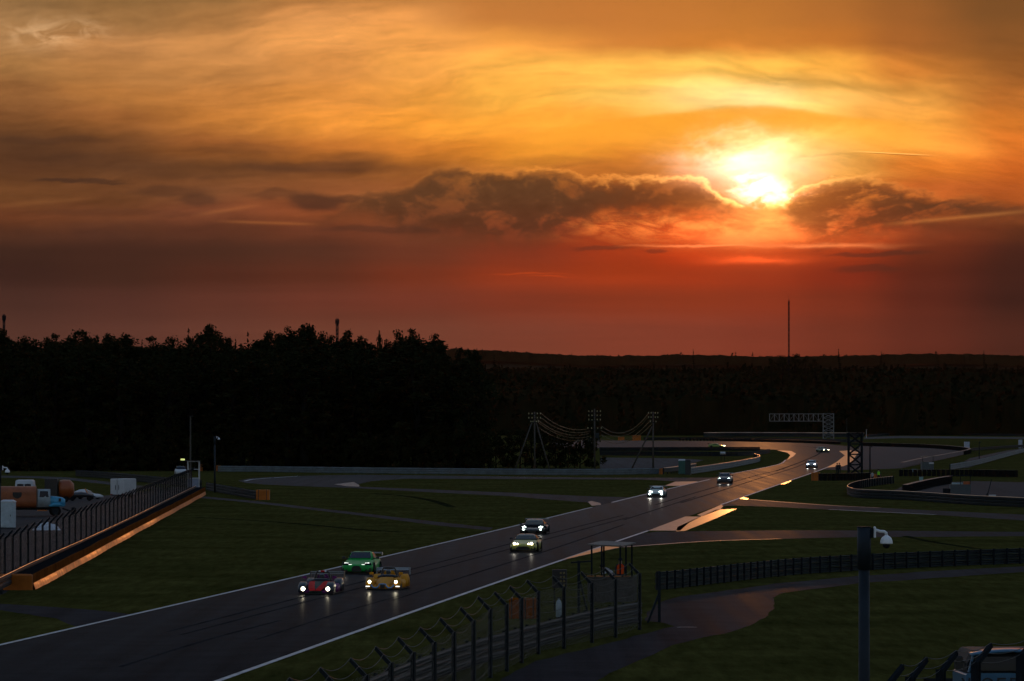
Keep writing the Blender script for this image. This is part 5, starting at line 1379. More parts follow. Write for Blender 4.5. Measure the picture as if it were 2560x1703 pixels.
def build_poles():
    dome_camera(2160, 1318, 104.0, 'stout dark camera pole with a white dome camera, right foreground', 0.31)
    dome_camera(-2, 1165, 262.0, 'camera pole cut by the left edge, white dome camera at its top', 0.24)
    dome_camera(537, 1091, 545.0, 'slim camera pole beside the grass, left of the long guard rail', 0.26)
    p1, b1, s1 = power_pole(1336.6, 1030, 1178, 'left power pole with two slanting stays', [(-0.45,7.9,-3.3,0.4),(0.25,7.9,2.5,-0.4)], [(9.2,0.95),(8.5,0.95),(7.9,0.6)])
    p2, b2, s2 = power_pole(1486.5, 1022, 1176, 'middle power pole with a transformer box', [], [(9.6,0.95),(8.9,0.95),(8.2,0.95),(6.8,1.1)])
    MB().rbox((0.42,-0.25,5.75), (0.62,0.5,0.85), 0.05).build('transformer', GALV, p2)
    p3, b3, s3 = power_pole(1633, 1030, 1177, 'right power pole with a single brace', [(-0.2,7.2,-3.6,2.0)], [(9.3,0.75),(8.6,0.75),(7.9,0.45)])
    L = []; R = []; L2 = []; R2 = []; sg = []; names = []
    for i, (z, x) in enumerate(((9.45,0.95),(8.75,0.95),(8.35,0.43),(7.9,0.6),(7.35,0.3))):
        L.append(b1 + Vector((x,-0.12,z))); R.append(b2 + Vector((-0.95+0.2*(i%2),-0.12,6.9 - i*0.42))); sg.append(1.15); names.append(('top','second','third','fourth','lowest')[i] + ' of the five wires between the left and middle power poles')
    wires(L, R, names, sg, None)
    names = []
    for i, (z, x) in enumerate(((9.4,-0.75),(8.9,-0.75),(8.3,-0.45),(7.7,-0.2))):
        L2.append(b2 + Vector((1.1,-0.12,7.3 - i*0.72))); R2.append(b3 + Vector((x,-0.12,z))); names.append(('top','second','third','lowest')[i] + ' of the four sunlit wires between the middle and right power poles')
    wires(L2, R2, names, [2.1,2.0,2.0,1.7], None)
    # plain poles
    for px, top, base, r, lab, m in ((476,1040,1205,0.13,'tall bare pole behind the scaffold frame at left', CONC), (2117,1046,1099,0.11,'lamp post right of the gantry, far off', GALV), (2175,1116,1187,0.12,'slim post right of the lattice tower', STEELD), (2448,1105,1156,0.09,'thin lamp post in front of the pale straight barrier', STEELD), (2166,1073,1094,0.12,'tiny pale post far behind the lattice tower', WHITE)):
        b = G(px, base); h = (base-top)/(F/b.y)
        t = thing('post', b, 0, lab, 'post')
        MB().cyl((0,0,0), (0,0,h), r, r*0.7, 8).build('shaft', m, t)
        MB().box((0.12,-0.1,h-0.05), (0.5,0.25,0.12)).build('lamp_head', GALV, t)

# ------------------------------------------------------------------ lattice structures
def lattice(t, w, h, d, n, r, mat, name='bracing', zf=0.0, thin=0.5):
    for x in (-1,1):
        for y in (-1,1):
            MB().cyl((x*w/2,y*d/2,zf), (x*w/2,y*d/2,h), r, n=6).build('leg', mat, t)
    for k in range(n):
        z0, z1 = zf + (h-zf)*k/n, zf + (h-zf)*(k+1)/n
        mb = MB()
        for y in (-1, 1):
            mb.cyl((-w/2,y*d/2,z0),(w/2,y*d/2,z1),r*thin,n=5); mb.cyl((w/2,y*d/2,z0),(-w/2,y*d/2,z1),r*thin,n=5); mb.cyl((-w/2,y*d/2,z1),(w/2,y*d/2,z1),r*thin,n=5)
        for x in (-1, 1):
            mb.cyl((x*w/2,-d/2,z0),(x*w/2,d/2,z1),r*thin,n=5); mb.cyl((x*w/2,-d/2,z1),(x*w/2,d/2,z1),r*thin,n=5)
        mb.build(name, mat, t)
def build_structures():
    # start-light style gantry across the far track
    b = G(2071, 1098); t = thing('gantry', b, 0, 'grey steel truss gantry over the far track', 'gantry')
    s = F/b.y; H = 64/s; w = 26/s
    steel = M('gantry_steel', (0.16,0.16,0.165), 0.5, var=0.1)
    lattice(t, w, H, 2.2, 6, 0.13, steel, thin=0.6)
    span = (2058-1924)/s; z0, z1 = H - 19/s, H - 0.15
    for z in (z0, z1):
        for y in (-1.0, 1.0): MB().box((-w/2-span/2, y, z), (span, 0.24, 0.24)).build('chord', steel, t)
    for k in range(12):
        x = -w/2 - span*k/11
        mb = MB().cyl((x,-1,z0),(x,-1,z1),0.10,n=6).cyl((x,1,z0),(x,1,z1),0.10,n=6).cyl((x,-1,z1),(x,1,z1),0.07,n=5)
        if k < 11: mb.cyl((x,-1,z0 if k % 2 else z1),(x-span/11,-1,z1 if k % 2 else z0),0.06,n=5)
        mb.build('web', steel, t)
    # lattice tower by the hairpin
    b = G(2138, 1188); t = thing('lattice_tower', b, 0, 'dark cross-braced steel tower beside the hairpin', 'tower')
    h = 104/(F/b.y)
    lattice(t, 2.0, h, 1.6, 4, 0.13, STEELD, thin=0.75)
    MB().box((0,0,h+0.05), (2.4,2.0,0.10)).build('platform', STEELD, t)
    for x in (-1,1): MB().box((x*1.0,-0.85,h+0.14),(0.25,0.2,0.12)).build('lamp_box', GALV, t)
    # radio mast and telecom towers
    for px, top, d, w, lab, n in ((1972,752,2420,0.6,'tall thin radio mast on the horizon below the sun', 22), (843,797,1500,0.6,'small telecom tower poking above the near wood', 14), (10,787,1500,0.55,'telecom mast at the far left edge of the skyline', 14)):
        tp = P(px, top, d); zb = hz(0, d); t = thing('radio_mast', (tp.x, d, zb), 0.5, lab, 'mast')
        h = tp.z - zb
        lattice(t, w, h, w, n, w*0.13, STEELD, thin=0.75)
        MB().cyl((0,0,h), (0,0,h+ (4 if d > 2000 else 0.6)), w*0.14, w*0.05, 6).build('aerial', STEELD, t)
        if d < 2000:
            for a in (0, 2.1, 4.2): MB().rbox((cos(a)*0.6, sin(a)*0.6, h-1.0), (0.25,0.25,1.5), 0.05).build('panel_antenna', STEELD, t)
    # scaffold frame left
    b = G(484, 1219); t = thing('scaffold_tower', b, 0, 'white framed scaffold booth with a blue lower panel, left', 'scaffold')
    s = F/b.y; w, h, d = 28/s, 65/s, 1.5
    for x in (-1,1):
        for y in (-1,1): MB().cyl((x*w/2,y*d/2,0),(x*w/2,y*d/2,h),0.045,n=8).build('upright', WHITE, t)
    for z in (h, h*0.70, h*0.36, 0.15):
        mb = MB()
        for y in (-1,1): mb.cyl((-w/2,y*d/2,z),(w/2,y*d/2,z),0.04,n=6)
        for x in (-1,1): mb.cyl((x*w/2,-d/2,z),(x*w/2,d/2,z),0.04,n=6)
        mb.build('ledger', WHITE, t)
    MB().box((0,-d/2-0.03,h*0.18), (w*0.96,0.03,h*0.33)).build('panel', M('blue_grey_sheet',(0.20,0.24,0.34),0.5), t)
    MB().box((-0.35,0,h+0.08), (w+0.9,d+0.2,0.06)).build('roof', GALV, t)
    MB().rbox((-1.35,-0.5,h+0.26), (0.5,0.4,0.22), 0.04).build('lamp', M('signal_lamp',(0.7,0.7,0.3),0.4,emit=(0.9,1.0,0.3),estr=0.6), t)
    # marshal shelter
    b = G(1528, 1503); t = thing('marshal_shelter', b, radians(-6), 'flat-roofed marshal shelter on thin posts behind the foreground fence', 'shelter')
    s = F/b.y; h = (1503-1361)/s
    MB().add([(-1.15,-0.75,h-0.04),(0.62,-0.75,h-0.12),(1.15,1.2,h+0.0),(-0.62,1.2,h+0.08),(-1.15,-0.75,h+0.02),(0.62,-0.75,h-0.06),(1.15,1.2,h+0.06),(-0.62,1.2,h+0.14)], [(3,2,1,0),(4,5,6,7),(0,1,5,4),(1,2,6,5),(2,3,7,6),(3,0,4,7)]).build('roof', M('dull_roof',(0.10,0.085,0.075),0.6), t)
    for x, y in ((-0.92,-0.6),(-0.42,-0.6),(0.50,-0.6),(0.95,1.0),(0.72,0.2),(-0.45,1.0)): MB().box((x,y,h/2), (0.08,0.08,h-0.06)).build('post', STEELD, t)
    MB().box((0.0,0.15,0.17), (2.1,1.75,0.34)).build('floor', STEELD, t)
    wl = MB().box((0.0,-0.8,0.62), (2.2,0.14,1.24)); wl.build('low_wall', M('dark_board',(0.07,0.065,0.06),0.7,var=0.3), t)
    MB().box((1.14,0.1,0.62), (0.12,1.9,1.24)).build('side_wall', MATS['dark_board'], t)
    for i in range(5): MB().box((-0.95+i*0.45,-0.8,1.26), (0.34,0.16,0.05)).build('lit_edge', KERB2, t)  # added strips, the sunset on the wall edge put into their orange
    # signal light panel
    b = G(1399, 1530); t = thing('signal_panel', b, radians(-4), 'black signal light board on a stand left of the marshal shelter', 'signal board')
    z0 = (1530-1470)/(F/b.y); hh = 46/(F/b.y); w = 36/(F/b.y)
    MB().rbox((0,0,z0+hh/2), (w,0.25,hh), 0.03).build('board', BLACK, t)
    for i in range(2):
        for j in range(4): MB().lathe([(0.004,-0.02),(0.05,-0.015),(0.05,0.02)], (w*(0.10+0.22*i), -0.14, z0+hh*(0.15+0.22*j)), axis='Y', n=10).build('lamp', M('unlit_amber',(0.16,0.12,0.04),0.35), t)
    for x in (-1,1): MB().box((x*w*0.36,0.02,z0/2),(0.07,0.07,z0)).build('leg', STEELD, t)
    # fire extinguisher trolley next to it
    b = G(1397, 1560); t = thing('fire_extinguisher', b, 0, 'pale fire extinguisher bottle standing below the black signal board', 'extinguisher')
    MB().lathe([(0.10,0.0),(0.13,0.04),(0.13,0.62),(0.09,0.74),(0.04,0.78),(0.04,0.84)], (0,0,0.28), n=14).build('bottle', M('pale_blue_paint',(0.30,0.36,0.40),0.4), t, True)
    MB().box((0,0.02,1.16),(0.18,0.05,0.05)).build('handle', BLACK, t)
    MB().cyl((0,0,0),(0,0,0.30),0.15,0.12,10).build('stand', STEELD, t)

# ------------------------------------------------------------------ cabins, bins and other yard things
def toilet(px, py, w, label, mat, top):
    b = G(px, py); t = thing('portable_toilet', b, radians(-5), label, 'portable toilet')
    MB().rbox((0,0,1.08), (w,w,2.05), 0.05).build('cabin', mat, t)
    MB().box((0,0,0.03), (w*1.04,w*1.04,0.10)).build('base', BLACK, t)
    MB().loft([[Vector((x*w*k/2, y*w*k/2, z)) for x, y in ((-1,-1),(1,-1),(1,1),(-1,1))] for z, k in ((2.10,1.04),(2.20,1.02),(2.32,0.7))]).build('roof', top, t)
    d = MB().box((0,-w/2-0.012,1.05), (w*0.74,0.03,1.8)).build('door', mat, t)
    MB().box((w*0.28,-w/2-0.04,1.05), (0.05,0.04,0.14)).build('handle', BLACK, d)
    return t
def build_yard():
    toilet(1705, 1186, 1.05, 'dark green portable toilet with a white roof beside the curved guard rail', M('green_plastic',(0.02,0.10,0.085),0.5), WHITE)
    toilet(1720, 1187, 0.85, 'black portable toilet right of the green one', M('dark_plastic',(0.02,0.025,0.03),0.5), BLACK)
    toilet(20, 1321, 1.10, 'pale blue-white portable cabin at the left edge in front of the orange truck', M('pale_plastic',(0.42,0.50,0.56),0.5), WHITE)
    # white cylinder on a stand by the inner rail
    b = G(1807, 1152); t = thing('water_tank', b, 0, 'small white tank on dark legs inside the far bend', 'tank')
    MB().cyl((-0.5,0,1.5),(0.5,0,1.5),0.28,n=14).build('drum', WHITE, t, True)
    for x in (-0.35,0.35): MB().box((x,0,0.65),(0.08,0.4,1.3)).build('leg', STEELD, t)
    # pale cabinets far right
    for px, py, w, h, lab in ((2417,1124,1.35,2.0,'pale cabinet at the tip of the bending tyre wall'), (2551,1121,0.95,2.3,'pale cabinet at the far right edge')):
        b = G(px, py); t = thing('cabinet', b, 0.05, lab, 'cabinet')
        MB().rbox((0,0,h/2), (w,0.9,h), 0.05).build('shell', M('pale_grey_box',(0.38,0.42,0.52),0.5), t)
        MB().box((0,-0.465,h/2), (w*0.8,0.03,h*0.85)).build('door', MATS['pale_grey_box'], t)
        MB().box((w*0.3,-0.49,h/2), (0.05,0.03,0.18)).build('handle', BLACK, t)
    # box trailer
    b = G(293, 1246); s = F/b.y; t = thing('box_trailer', b, radians(-24), 'white box trailer parked behind the left fence', 'trailer')
    MB().rbox((0,1.4,1.28), (1.75,2.8,1.75), 0.06).build('box', WHITE, t)
    MB().box((0,-0.02,1.28), (0.02,0.03,1.6)).build('door_seam', BLACK, t)
    for x in (-0.2,0.2): MB().box((x,-0.03,1.2),(0.04,0.05,0.5)).build('latch', GALVD, t)
    MB().box((0,1.4,0.36), (1.5,2.9,0.10)).build('chassis', STEELD, t)
    for x in (-1,1):
        wheel_parts(t, x*0.82, 1.7, 0.30, 0.20, GALVD)
        MB().rbox((x*0.7,-0.02,0.42),(0.3,0.06,0.10),0.02).build('tail_light', M('tail_red',(0.25,0.01,0.01),0.3), t)
    MB().cyl((0,2.8,0.36),(0,4.0,0.36),0.06,n=6).build('drawbar', STEELD, t)
    # white van behind the orange truck
    b = G(60, 1256); t = thing('van', b, radians(2), 'white van seen from behind, half hidden by the orange truck', 'van')
    def vr(y, w, z0, z1): return [Vector((x*w/2, y, z)) for x, z in ((-0.96,z0),(0.96,z0),(1,z0+0.25),(1,z0+(z1-z0)*0.55),(0.90,z1-0.14),(0.78,z1),(-0.78,z1),(-0.90,z1-0.14),(-1,z0+(z1-z0)*0.55),(-1,z0+0.25))]
    MB().loft([vr(0,1.98,0.35,2.28), vr(0.25,2.02,0.3,2.34), vr(3.2,2.02,0.3,2.34), vr(3.8,1.98,0.3,2.2), vr(4.4,1.9,0.3,1.25), vr(5.0,1.8,0.35,1.05)]).build('body', WHITE, t, True)
    for s in (-1,1):
        patch(t, 'rear_window', GLASS, [(0.04 if s > 0 else -0.78, -0.005, 1.45), (0.78 if s > 0 else -0.04, -0.005, 1.45), (0.70 if s > 0 else -0.04, 0.02, 2.02), (0.04 if s > 0 else -0.70, 0.02, 2.02)], 0.015)
        MB().rbox((s*0.90,-0.01,1.1),(0.12,0.06,0.4),0.02).build('tail_light', MATS['tail_red'], t)
        for y in (0.9,4.0): wheel_parts(t, s*0.86, y, 0.34, 0.22, GALVD)
    MB().box((0,-0.02,0.42),(1.9,0.12,0.16)).build('bumper', BLACK, t)
    # orange water truck with a blue bonnet
    b = G(60, 1291); t = thing('water_truck', b, radians(8), 'orange tank truck with a blue bonnet and black emblem, left edge', 'truck')
    or_ = M('faded_orange_paint', (0.30,0.085,0.03), 0.5, var=0.25, scale=1.2); bl = M('light_blue_paint', (0.05,0.30,0.50), 0.4, var=0.15); cb = M('pale_cab_paint',(0.30,0.36,0.40),0.4)
    tank = []
    for x in (-3.2,-3.1,1.0,1.1):
        k = 0.94 if x in (-3.2,1.1) else 1.0
        tank.append([Vector((x, cos(a)*1.05*k*(1.0), 1.78 + sin(a)*1.0*k*(1.0 if sin(a) > 0 else 1.05))) for a in [2*pi*i/20 for i in range(20)]])
    for r in tank:
        for p in r:
            p.y = max(-1.02, min(1.02, p.y*1.25)); p.z = 1.78 + max(-1.0, min(0.95, (p.z-1.78)*1.12))
    MB().loft(tank).build('tank', or_, t, True)
    MB().prism([(0.42*cos(a), 0.42*sin(a) if sin(a) < 0.35 else 0.15) for a in [2*pi*i/18 for i in range(18)]], 0.02).move((-0.55,0,0)).build('emblem', BLACK, t).matrix_local = Matrix.Translation((-0.1,-1.03,2.05)) @ Matrix.Rotation(pi/2,4,'X')
    MB().box((-0.4,0,0.70),(6.4,0.9,0.22)).build('chassis', STEELD, t)
    MB().loft([[Vector((x, y*w, z)) for y, z in ((-1,0.85),(1,0.85),(1,1.7),(0.9,2.45),(-0.9,2.45),(-1,1.7))] for x, w in ((1.2,1.02),(1.9,1.02),(2.35,0.98))]).build('cab', cb, t, True)
    patch(t, 'side_window', GLASS, [(1.35,-1.0,1.75),(2.2,-0.98,1.75),(2.1,-0.93,2.3),(1.4,-0.94,2.3)], 0.02)
    MB().loft([[Vector((x, y*w, z)) for y, z in ((-1,0.95),(1,0.95),(1,zt-0.2),(0.7,zt),(-0.7,zt),(-1,zt-0.2))] for x, w, zt in ((2.35,0.98,1.85),(2.9,0.92,1.80),(3.5,0.82,1.70),(3.7,0.74,1.55))]).build('bonnet', bl, t, True)
    MB().box((3.2,-0.9,1.50),(0.22,0.05,0.30)).build('air_vent', BLACK, t)
    MB().loft([[Vector((x, -0.80+q, z)) for q, z in ((-0.25,0.9),(0.25,0.9),(0.25,zt),(-0.25,zt))] for x, zt in ((2.2,1.0),(2.6,1.22),(3.1,1.22),(3.6,1.0))]).build('mudguard', bl, t, True)
    for x in (-2.4,-1.5,2.8):
        for y in (-0.88,0.88):
            wh = wheel_parts(t, y, x, 0.50, 0.30, GALVD); wh.location = (x, y, 0.50); wh.rotation_euler = (0,0,pi/2)
    MB().loft([[Vector((x, y, z)), Vector((x, y+2.4, z)), Vector((x+0.05, y+2.4, z+hh)), Vector((x+0.05, y, z+hh))] for x, y, z, hh in ((4.3,-1.3,0.15,0.6),(4.5,-1.25,0.05,0.75),(4.62,-1.2,0.02,0.7))]).build('snow_plough', STEELD, t)
    for y in (-0.5,0.5): MB().cyl((3.5,y,0.7),(4.4,y,0.4),0.07,n=6).build('plough_arm', STEELD, t)
    MB().box((1.6,-1.05,0.55),(0.9,0.3,0.10)).build('step', M('orange_step',(0.5,0.14,0.03),0.3), t)
    # tank trailer with black front
    b = G(142, 1255); t = thing('drum_trailer', b, 0, 'dark booth with an orange drum behind it, beside the white van', 'trailer')
    MB().rbox((-0.55,0,1.35), (1.35,1.4,2.2), 0.05).build('booth', M('dark_booth',(0.025,0.022,0.020),0.6), t)
    MB().lathe([(0.35,0.02),(0.92,0.10),(1.0,0.5),(0.98,1.2),(0.6,1.6)], (0.15,0.4,1.35), axis='X', n=20).build('drum', M('orange_drum',(0.30,0.07,0.015),0.42), t, True)
    MB().box((0.3,0.2,0.30),(2.9,1.1,0.14)).build('chassis', STEELD, t)
    for x in (-0.6,1.0):
        wh = wheel_parts(t, -0.6, x, 0.30, 0.2, GALVD); wh.location = (x,-0.6,0.30); wh.rotation_euler = (0,0,pi/2)
    # crashed dark formula car parts on a low trailer
    b = G(203, 1252); t = thing('flatbed_trailer', b, 0.05, 'low dark trailer loaded with car wreckage beside the orange drum', 'trailer')
    MB().box((0,0,0.42),(3.0,1.6,0.10)).build('bed', STEELD, t)
    for x in (-0.9,0.9):
        wh = wheel_parts(t, -0.7, x, 0.28, 0.18, GALVD); wh.location = (x,-0.7,0.28); wh.rotation_euler = (0,0,pi/2)
    MB().loft([[Vector((x, y*w, 0.48+z*hh)) for y, z in ((-1,0),(1,0),(0.9,0.7),(0.4,1),(-0.4,1),(-0.9,0.7))] for x, w, hh in ((-1.3,0.3,0.2),(-0.7,0.6,0.45),(0.0,0.7,0.5),(0.7,0.65,0.35),(1.2,0.4,0.2))]).build('wreck', M('wreck_paint',(0.03,0.03,0.035),0.3,coat=0.5), t, True)
    MB().box((0.55,-0.1,1.05),(0.10,0.5,0.5),Matrix.Rotation(-0.5,3,'Y')).build('bent_panel', M('orange_panel',(0.6,0.2,0.04),0.3), t)
    # white covered race car nose
    b = G(253, 1248); t = thing('sports_car', b, radians(70), 'low white sports car parked left of the box trailer', 'car')
    MB().loft([[Vector((x*w, y, 0.18+z*hh)) for x, z in ((-1,0),(1,0),(1,0.5),(0.7,1),(-0.7,1),(-1,0.5))] for y, w, hh in ((0,0.6,0.22),(0.5,0.85,0.36),(1.2,0.88,0.42),(1.7,0.80,0.80),(2.3,0.80,0.88),(3.0,0.86,0.6),(3.6,0.75,0.5))]).build('body', WHITE, t, True)
    patch(t, 'windscreen', GLASS, [(-0.6,1.22,0.62),(0.6,1.22,0.62),(0.52,1.68,0.95),(-0.52,1.68,0.95)], 0.03)
    for x in (-1,1):
        for y in (0.8,2.9): wheel_parts(t, x*0.80, y, 0.30, 0.2, GALVD)
    # tarpaulin covered pile
    b = G(116, 1326); t = thing('covered_pile', b, 0.1, 'white tarpaulin draped over a pile behind the left fence', 'tarpaulin')
    vs = []; nx, ny = 18, 8
    for j in range(ny+1):
        for i in range(nx+1):
            u, v = i/nx*2-1, j/ny*2-1
            e = max(0.0, 1-abs(u)**3)*max(0.0, 1-abs(v)**2.5)
            z = 0.02 + e*(0.55 + 0.30*mnoise.noise(Vector((u*2.3, v*1.7, 3.3))) + 0.22*mnoise.noise(Vector((u*6, v*4, 1))))
            vs.append((u*1.15, v*0.7, max(0.02, z)))
    MB().add(vs, [(j*(nx+1)+i, j*(nx+1)+i+1, (j+1)*(nx+1)+i+1, (j+1)*(nx+1)+i) for j in range(ny) for i in range(nx)]).build('tarpaulin', M('white_tarp',(0.50,0.56,0.64),0.5), t)
    # parked white car beyond
    b = G(452, 1188); t = thing('parked_car', b, radians(8), 'tiny white car parked far off left of the scaffold booth', 'car')
    MB().loft([[Vector((x*w, y, 0.2+z*hh)) for x, z in ((-1,0),(1,0),(1,0.5),(0.85,1),(-0.85,1),(-1,0.5))] for y, w, hh in ((-2.1,0.75,0.4),(-1.6,0.85,0.6),(-0.9,0.87,0.7),(1.5,0.87,0.75),(2.0,0.8,0.6))]).build('body', WHITE, t, True)
    MB().loft([[Vector((x*w, y, 0.88+z*hh)) for x, z in ((-1,0),(1,0),(0.85,1),(-0.85,1))] for y, w, hh in ((-0.9,0.75,0.02),(-0.3,0.72,0.5),(0.8,0.72,0.5),(1.4,0.75,0.05))]).build('cabin', GLASS, t, True)
    for x in (-1,1):
        for y in (-1.3,1.25): wheel_parts(t, x*0.78, y, 0.30, 0.2, GALVD)
    # marshal post cabins on the right
    b = G(2318, 1178); t = thing('marshal_cabin', b, 0.1, 'small blue-grey marshal cabin with a flat canopy inside the tyre wall bend', 'cabin')
    mt = M('slate_panel', (0.06,0.075,0.085), 0.6)
    MB().box((0,0,0.75),(1.9,1.4,1.5)).build('cabin', mt, t)
    for x in (-0.85,0.85): MB().box((x,-0.6,1.2),(0.07,0.07,2.4)).build('post', STEELD, t)
    MB().box((0.1,0,2.42),(2.2,1.7,0.08)).build('canopy', M('dull_roof2',(0.14,0.12,0.10),0.5), t)
    MB().rbox((0.55,-0.72,1.30),(0.8,0.1,0.22),0.02).build('white_sign', WHITE, t)
    b = G(2285, 1180); t = thing('equipment_box', b, 0.0, 'pale blue equipment box left of the small marshal cabin', 'box')
    MB().rbox((0,0,0.22),(1.05,0.6,0.44),0.04).build('case', M('pale_blue_box',(0.18,0.30,0.36),0.5), t); MB().box((0,-0.31,0.24),(0.25,0.03,0.06)).build('handle', BLACK, t)
    b = G(2400, 1240); t = thing('marshal_cabin', b, 0.0, 'dark blue-grey marshal cabin behind the long guard rail, right', 'cabin')
    MB().box((0,0,0.65),(2.3,1.5,1.3)).build('cabin', mt, t); MB().box((-1.5,0,0.42),(0.8,1.0,0.84)).build('side_box', STEELD, t)
    for x in (-1.05,0.0,1.1): MB().box((x,-0.6,1.15),(0.07,0.07,2.3)).build('post', STEELD, t)
    MB().box((0,0,2.32),(2.5,1.7,0.07)).build('canopy', STEELD, t)
    MB().rbox((-0.35,-0.2,1.42),(1.2,0.5,0.18),0.04).build('white_cover', M('pale_blue_cover',(0.30,0.44,0.52),0.5), t)
    MB().rbox((0.75,-0.3,1.48),(0.75,0.4,0.34),0.04).build('orange_case', M('dull_orange',(0.45,0.11,0.03),0.5), t)
    b = G(2468, 1240); t = thing('flag_pole', b, 0, 'dark pole leaning to the right beside the marshal cabin', 'pole')
    MB().cyl((0,0,0),(0.5,0,1.9),0.05,0.04,6).build('pole', STEELD, t); MB().cyl((0,0,0),(0,0,0.3),0.12,0.06,8).build('foot', STEELD, t)
    b = G(2481, 1247); t = thing('equipment_box', b, 0, 'small white box by the leaning dark pole', 'box')
    MB().rbox((0,0,0.35),(0.75,0.4,0.16),0.03).build('lid', WHITE, t); MB().box((0,0,0.14),(0.7,0.38,0.27)).build('case', STEELD, t)
    b = G(2303, 1207); t = thing('waste_bin', b, 0, 'pale teal bin beside the inner guard rail end', 'bin')
    MB().loft([[Vector((x*w,y*w,z)) for x,y in ((-1,-1),(1,-1),(1,1),(-1,1))] for z, w in ((0,0.20),(0.8,0.27))]).build('bin', M('pale_teal',(0.22,0.42,0.44),0.5), t); MB().box((0,0,0.83),(0.6,0.6,0.06)).build('lid', BLACK, t)

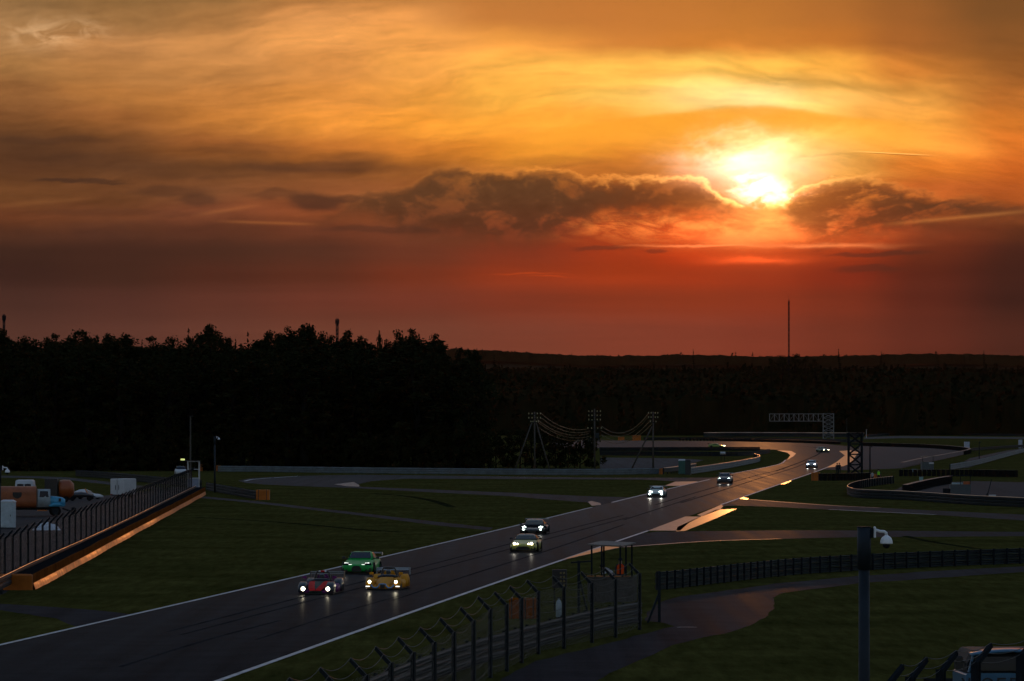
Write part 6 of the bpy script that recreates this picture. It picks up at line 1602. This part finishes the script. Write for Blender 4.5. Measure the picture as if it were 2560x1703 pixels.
def build_truck():
    """blue truck cut by the lower right corner"""
    d = 121.0; b = P(2530, 1700, d); b.z = 0
    t = thing('blue_truck', b, radians(3), 'blue truck with lettered front behind the corner fence, lower right', 'truck')
    bl = M('truck_blue', (0.035,0.13,0.24), 0.35, coat=0.4, var=0.15)
    sc = F/d; zt = P(2500,1627,d).z; zw0 = P(2500,1683,d).z
    dk = M('dark_cab', (0.010,0.012,0.016), 0.6, spec=0.15)
    def rg(y, w, z0, z1, tw): return [Vector((x, y, z)) for x, z in ((-w,z0),(w,z0),(w*1.0,(z0+z1)/2),(tw,z1-0.05),(tw*0.94,z1),(-tw*0.94,z1),(-tw,z1-0.05),(-w,(z0+z1)/2))]
    MB().loft([rg(0.02,1.22,0.55,zw0,1.22), rg(0.35,1.24,0.5,zw0,1.24), rg(2.2,1.24,0.5,zw0,1.24)]).build('cab_lower', bl, t)
    MB().loft([rg(0.08,1.17,zw0+0.003,zt-0.10,1.05), rg(0.35,1.20,zw0+0.003,zt,1.06), rg(2.2,1.20,zw0+0.003,zt,1.06)]).build('cab_upper', dk, t)
    MB().loft([[Vector((x, y, zt + 0.004 - 0.10*(x/1.1)**2 + dz)) for y, dz in ((-0.10,-0.04),(-0.08,0.02),(0.5,0.05),(0.5,-0.02))] for x in (-1.08,-0.8,-0.4,0,0.4,0.8,1.08)]).build('sun_visor', bl, t, True)
    patch(t, 'windscreen', GLASS, [(-1.06,0.05,zw0+0.06),(1.06,0.05,zw0+0.06),(0.96,0.07,zt-0.16),(-0.96,0.07,zt-0.16)], 0.02)
    for s in (-1,1):
        MB().cyl((s*1.14,0.03,zw0+0.02),(s*1.02,0.05,zt-0.12),0.035,n=8).build('pillar', bl, t)
        mi = MB().tube([(s*1.18,0.1,zt-0.25),(s*1.42,-0.12,zt-0.3),(s*1.42,-0.12,zw0+0.1)],0.02,6); mi.rbox((s*1.42,-0.14,zw0+0.28),(0.2,0.07,0.36),0.03); mi.build('mirror', BLACK, t)
        MB().rbox((s*0.95,-0.03,0.85),(0.3,0.1,0.22),0.03).build('headlight', GLASS, t)
        for y in (0.8,): 
            wheel_parts(t, s*1.05, y, 0.5, 0.32, GALVD)
    # wiper, seat back and wheel behind the glass edge
    MB().tube([(0.55,-0.02,zw0+0.04),(0.35,0.0,zw0+0.35),(0.22,0.02,zw0+0.30)],0.015,5).build('wiper', GALV, t)
    MB().rbox((0,0.01,0.62),(2.3,0.2,0.30),0.04).build('bumper', STEELD, t)
    # lettering across the front
    try:
        cu = bpy.data.curves.new('lettering', 'FONT'); cu.body = 'ЖСЕРДХ'; cu.size = 0.52; cu.align_x = 'CENTER'; cu.extrude = 0.006; cu.space_character = 1.12
        o = bpy.data.objects.new('lettering_source', cu); COL.objects.link(o)
        dg = bpy.context.evaluated_depsgraph_get(); me = bpy.data.meshes.new_from_object(o.evaluated_get(dg))
        bpy.data.objects.remove(o); me.materials.clear(); me.materials.append(M('letter_black',(0.012,0.014,0.02),0.4))
        lt = bpy.data.objects.new('lettering', me); COL.objects.link(lt); lt.parent = t
        lt.location = (-0.15, 0.0, zw0-0.50); lt.rotation_euler = (pi/2, 0, 0)
    except Exception as ex: print('lettering', ex)
    MB().box((0,5.2,1.25),(2.4,5.6,1.3)).build('cargo_bed', RUBBER, t)
    for s in (-1,1): wheel_parts(t, s*1.0, 6.2, 0.5, 0.4, GALVD)

def build_people():
    dkn = M('dark_cloth',(0.02,0.024,0.035),0.9); nv = M('navy_cloth',(0.03,0.04,0.07),0.9); wh = M('white_cloth',(0.62,0.66,0.74),0.85); orv = M('orange_vest',(0.75,0.09,0.02),0.7); lime = M('lime_vest',(0.28,0.75,0.05),0.7)
    b = G(1551, 1501); person(b + Vector((0,0.1,0.342)), radians(10), 'marshal in an orange vest and dark cap inside the flat-roofed shelter', nv, dkn, vest=orv, cap=dkn)
    b = G(1527, 1500); person(b + Vector((0.15,0.35,0.342)), radians(-80), 'person in a white shirt bending forward inside the flat-roofed shelter', wh, dkn, lean=radians(58), arms='fwd')
    b = G(2093, 1187); person(b, 0.2, 'left one of two dark figures standing by the sunlit kerb', dkn, dkn)
    b = G(2098.5, 1187); person(b, -0.3, 'right one of two dark figures standing by the sunlit kerb', dkn, dkn, h=1.8)
    b = G(2199, 1206); person(b + Vector((0,1.6,0)), 0.0, 'marshal in a lime green vest behind the orange block', nv, dkn, vest=lime)
    b = G(2180, 1206); person(b + Vector((0,-0.6,0)), 0.3, 'person in pale clothes in front of the orange block', M('pale_cloth',(0.35,0.36,0.38),0.9), dkn, h=1.5)
build_poles(); build_structures(); build_yard(); build_truck(); build_people()

# ------------------------------------------------------------------ evening haze
def build_haze():
    o = MB().box((0, 3900, 70.0), (4400, 8400, 142.0)).build('haze', None)
    o.data.materials.clear()
    m = bpy.data.materials.new('haze'); m.use_nodes = True; nt = m.node_tree; nt.nodes.clear()
    out = nt.nodes.new('ShaderNodeOutputMaterial'); pv = nt.nodes.new('ShaderNodeVolumePrincipled')
    pv.inputs['Color'].default_value = (1.0, 0.42, 0.22, 1); pv.inputs['Density'].default_value = 7.0e-6; pv.inputs['Anisotropy'].default_value = 0.6
    nt.links.new(pv.outputs[0], out.inputs['Volume'])
    o.data.materials.append(m); tag(o, 'thin evening haze over the circuit and woods', 'haze', kind='stuff')
build_haze()
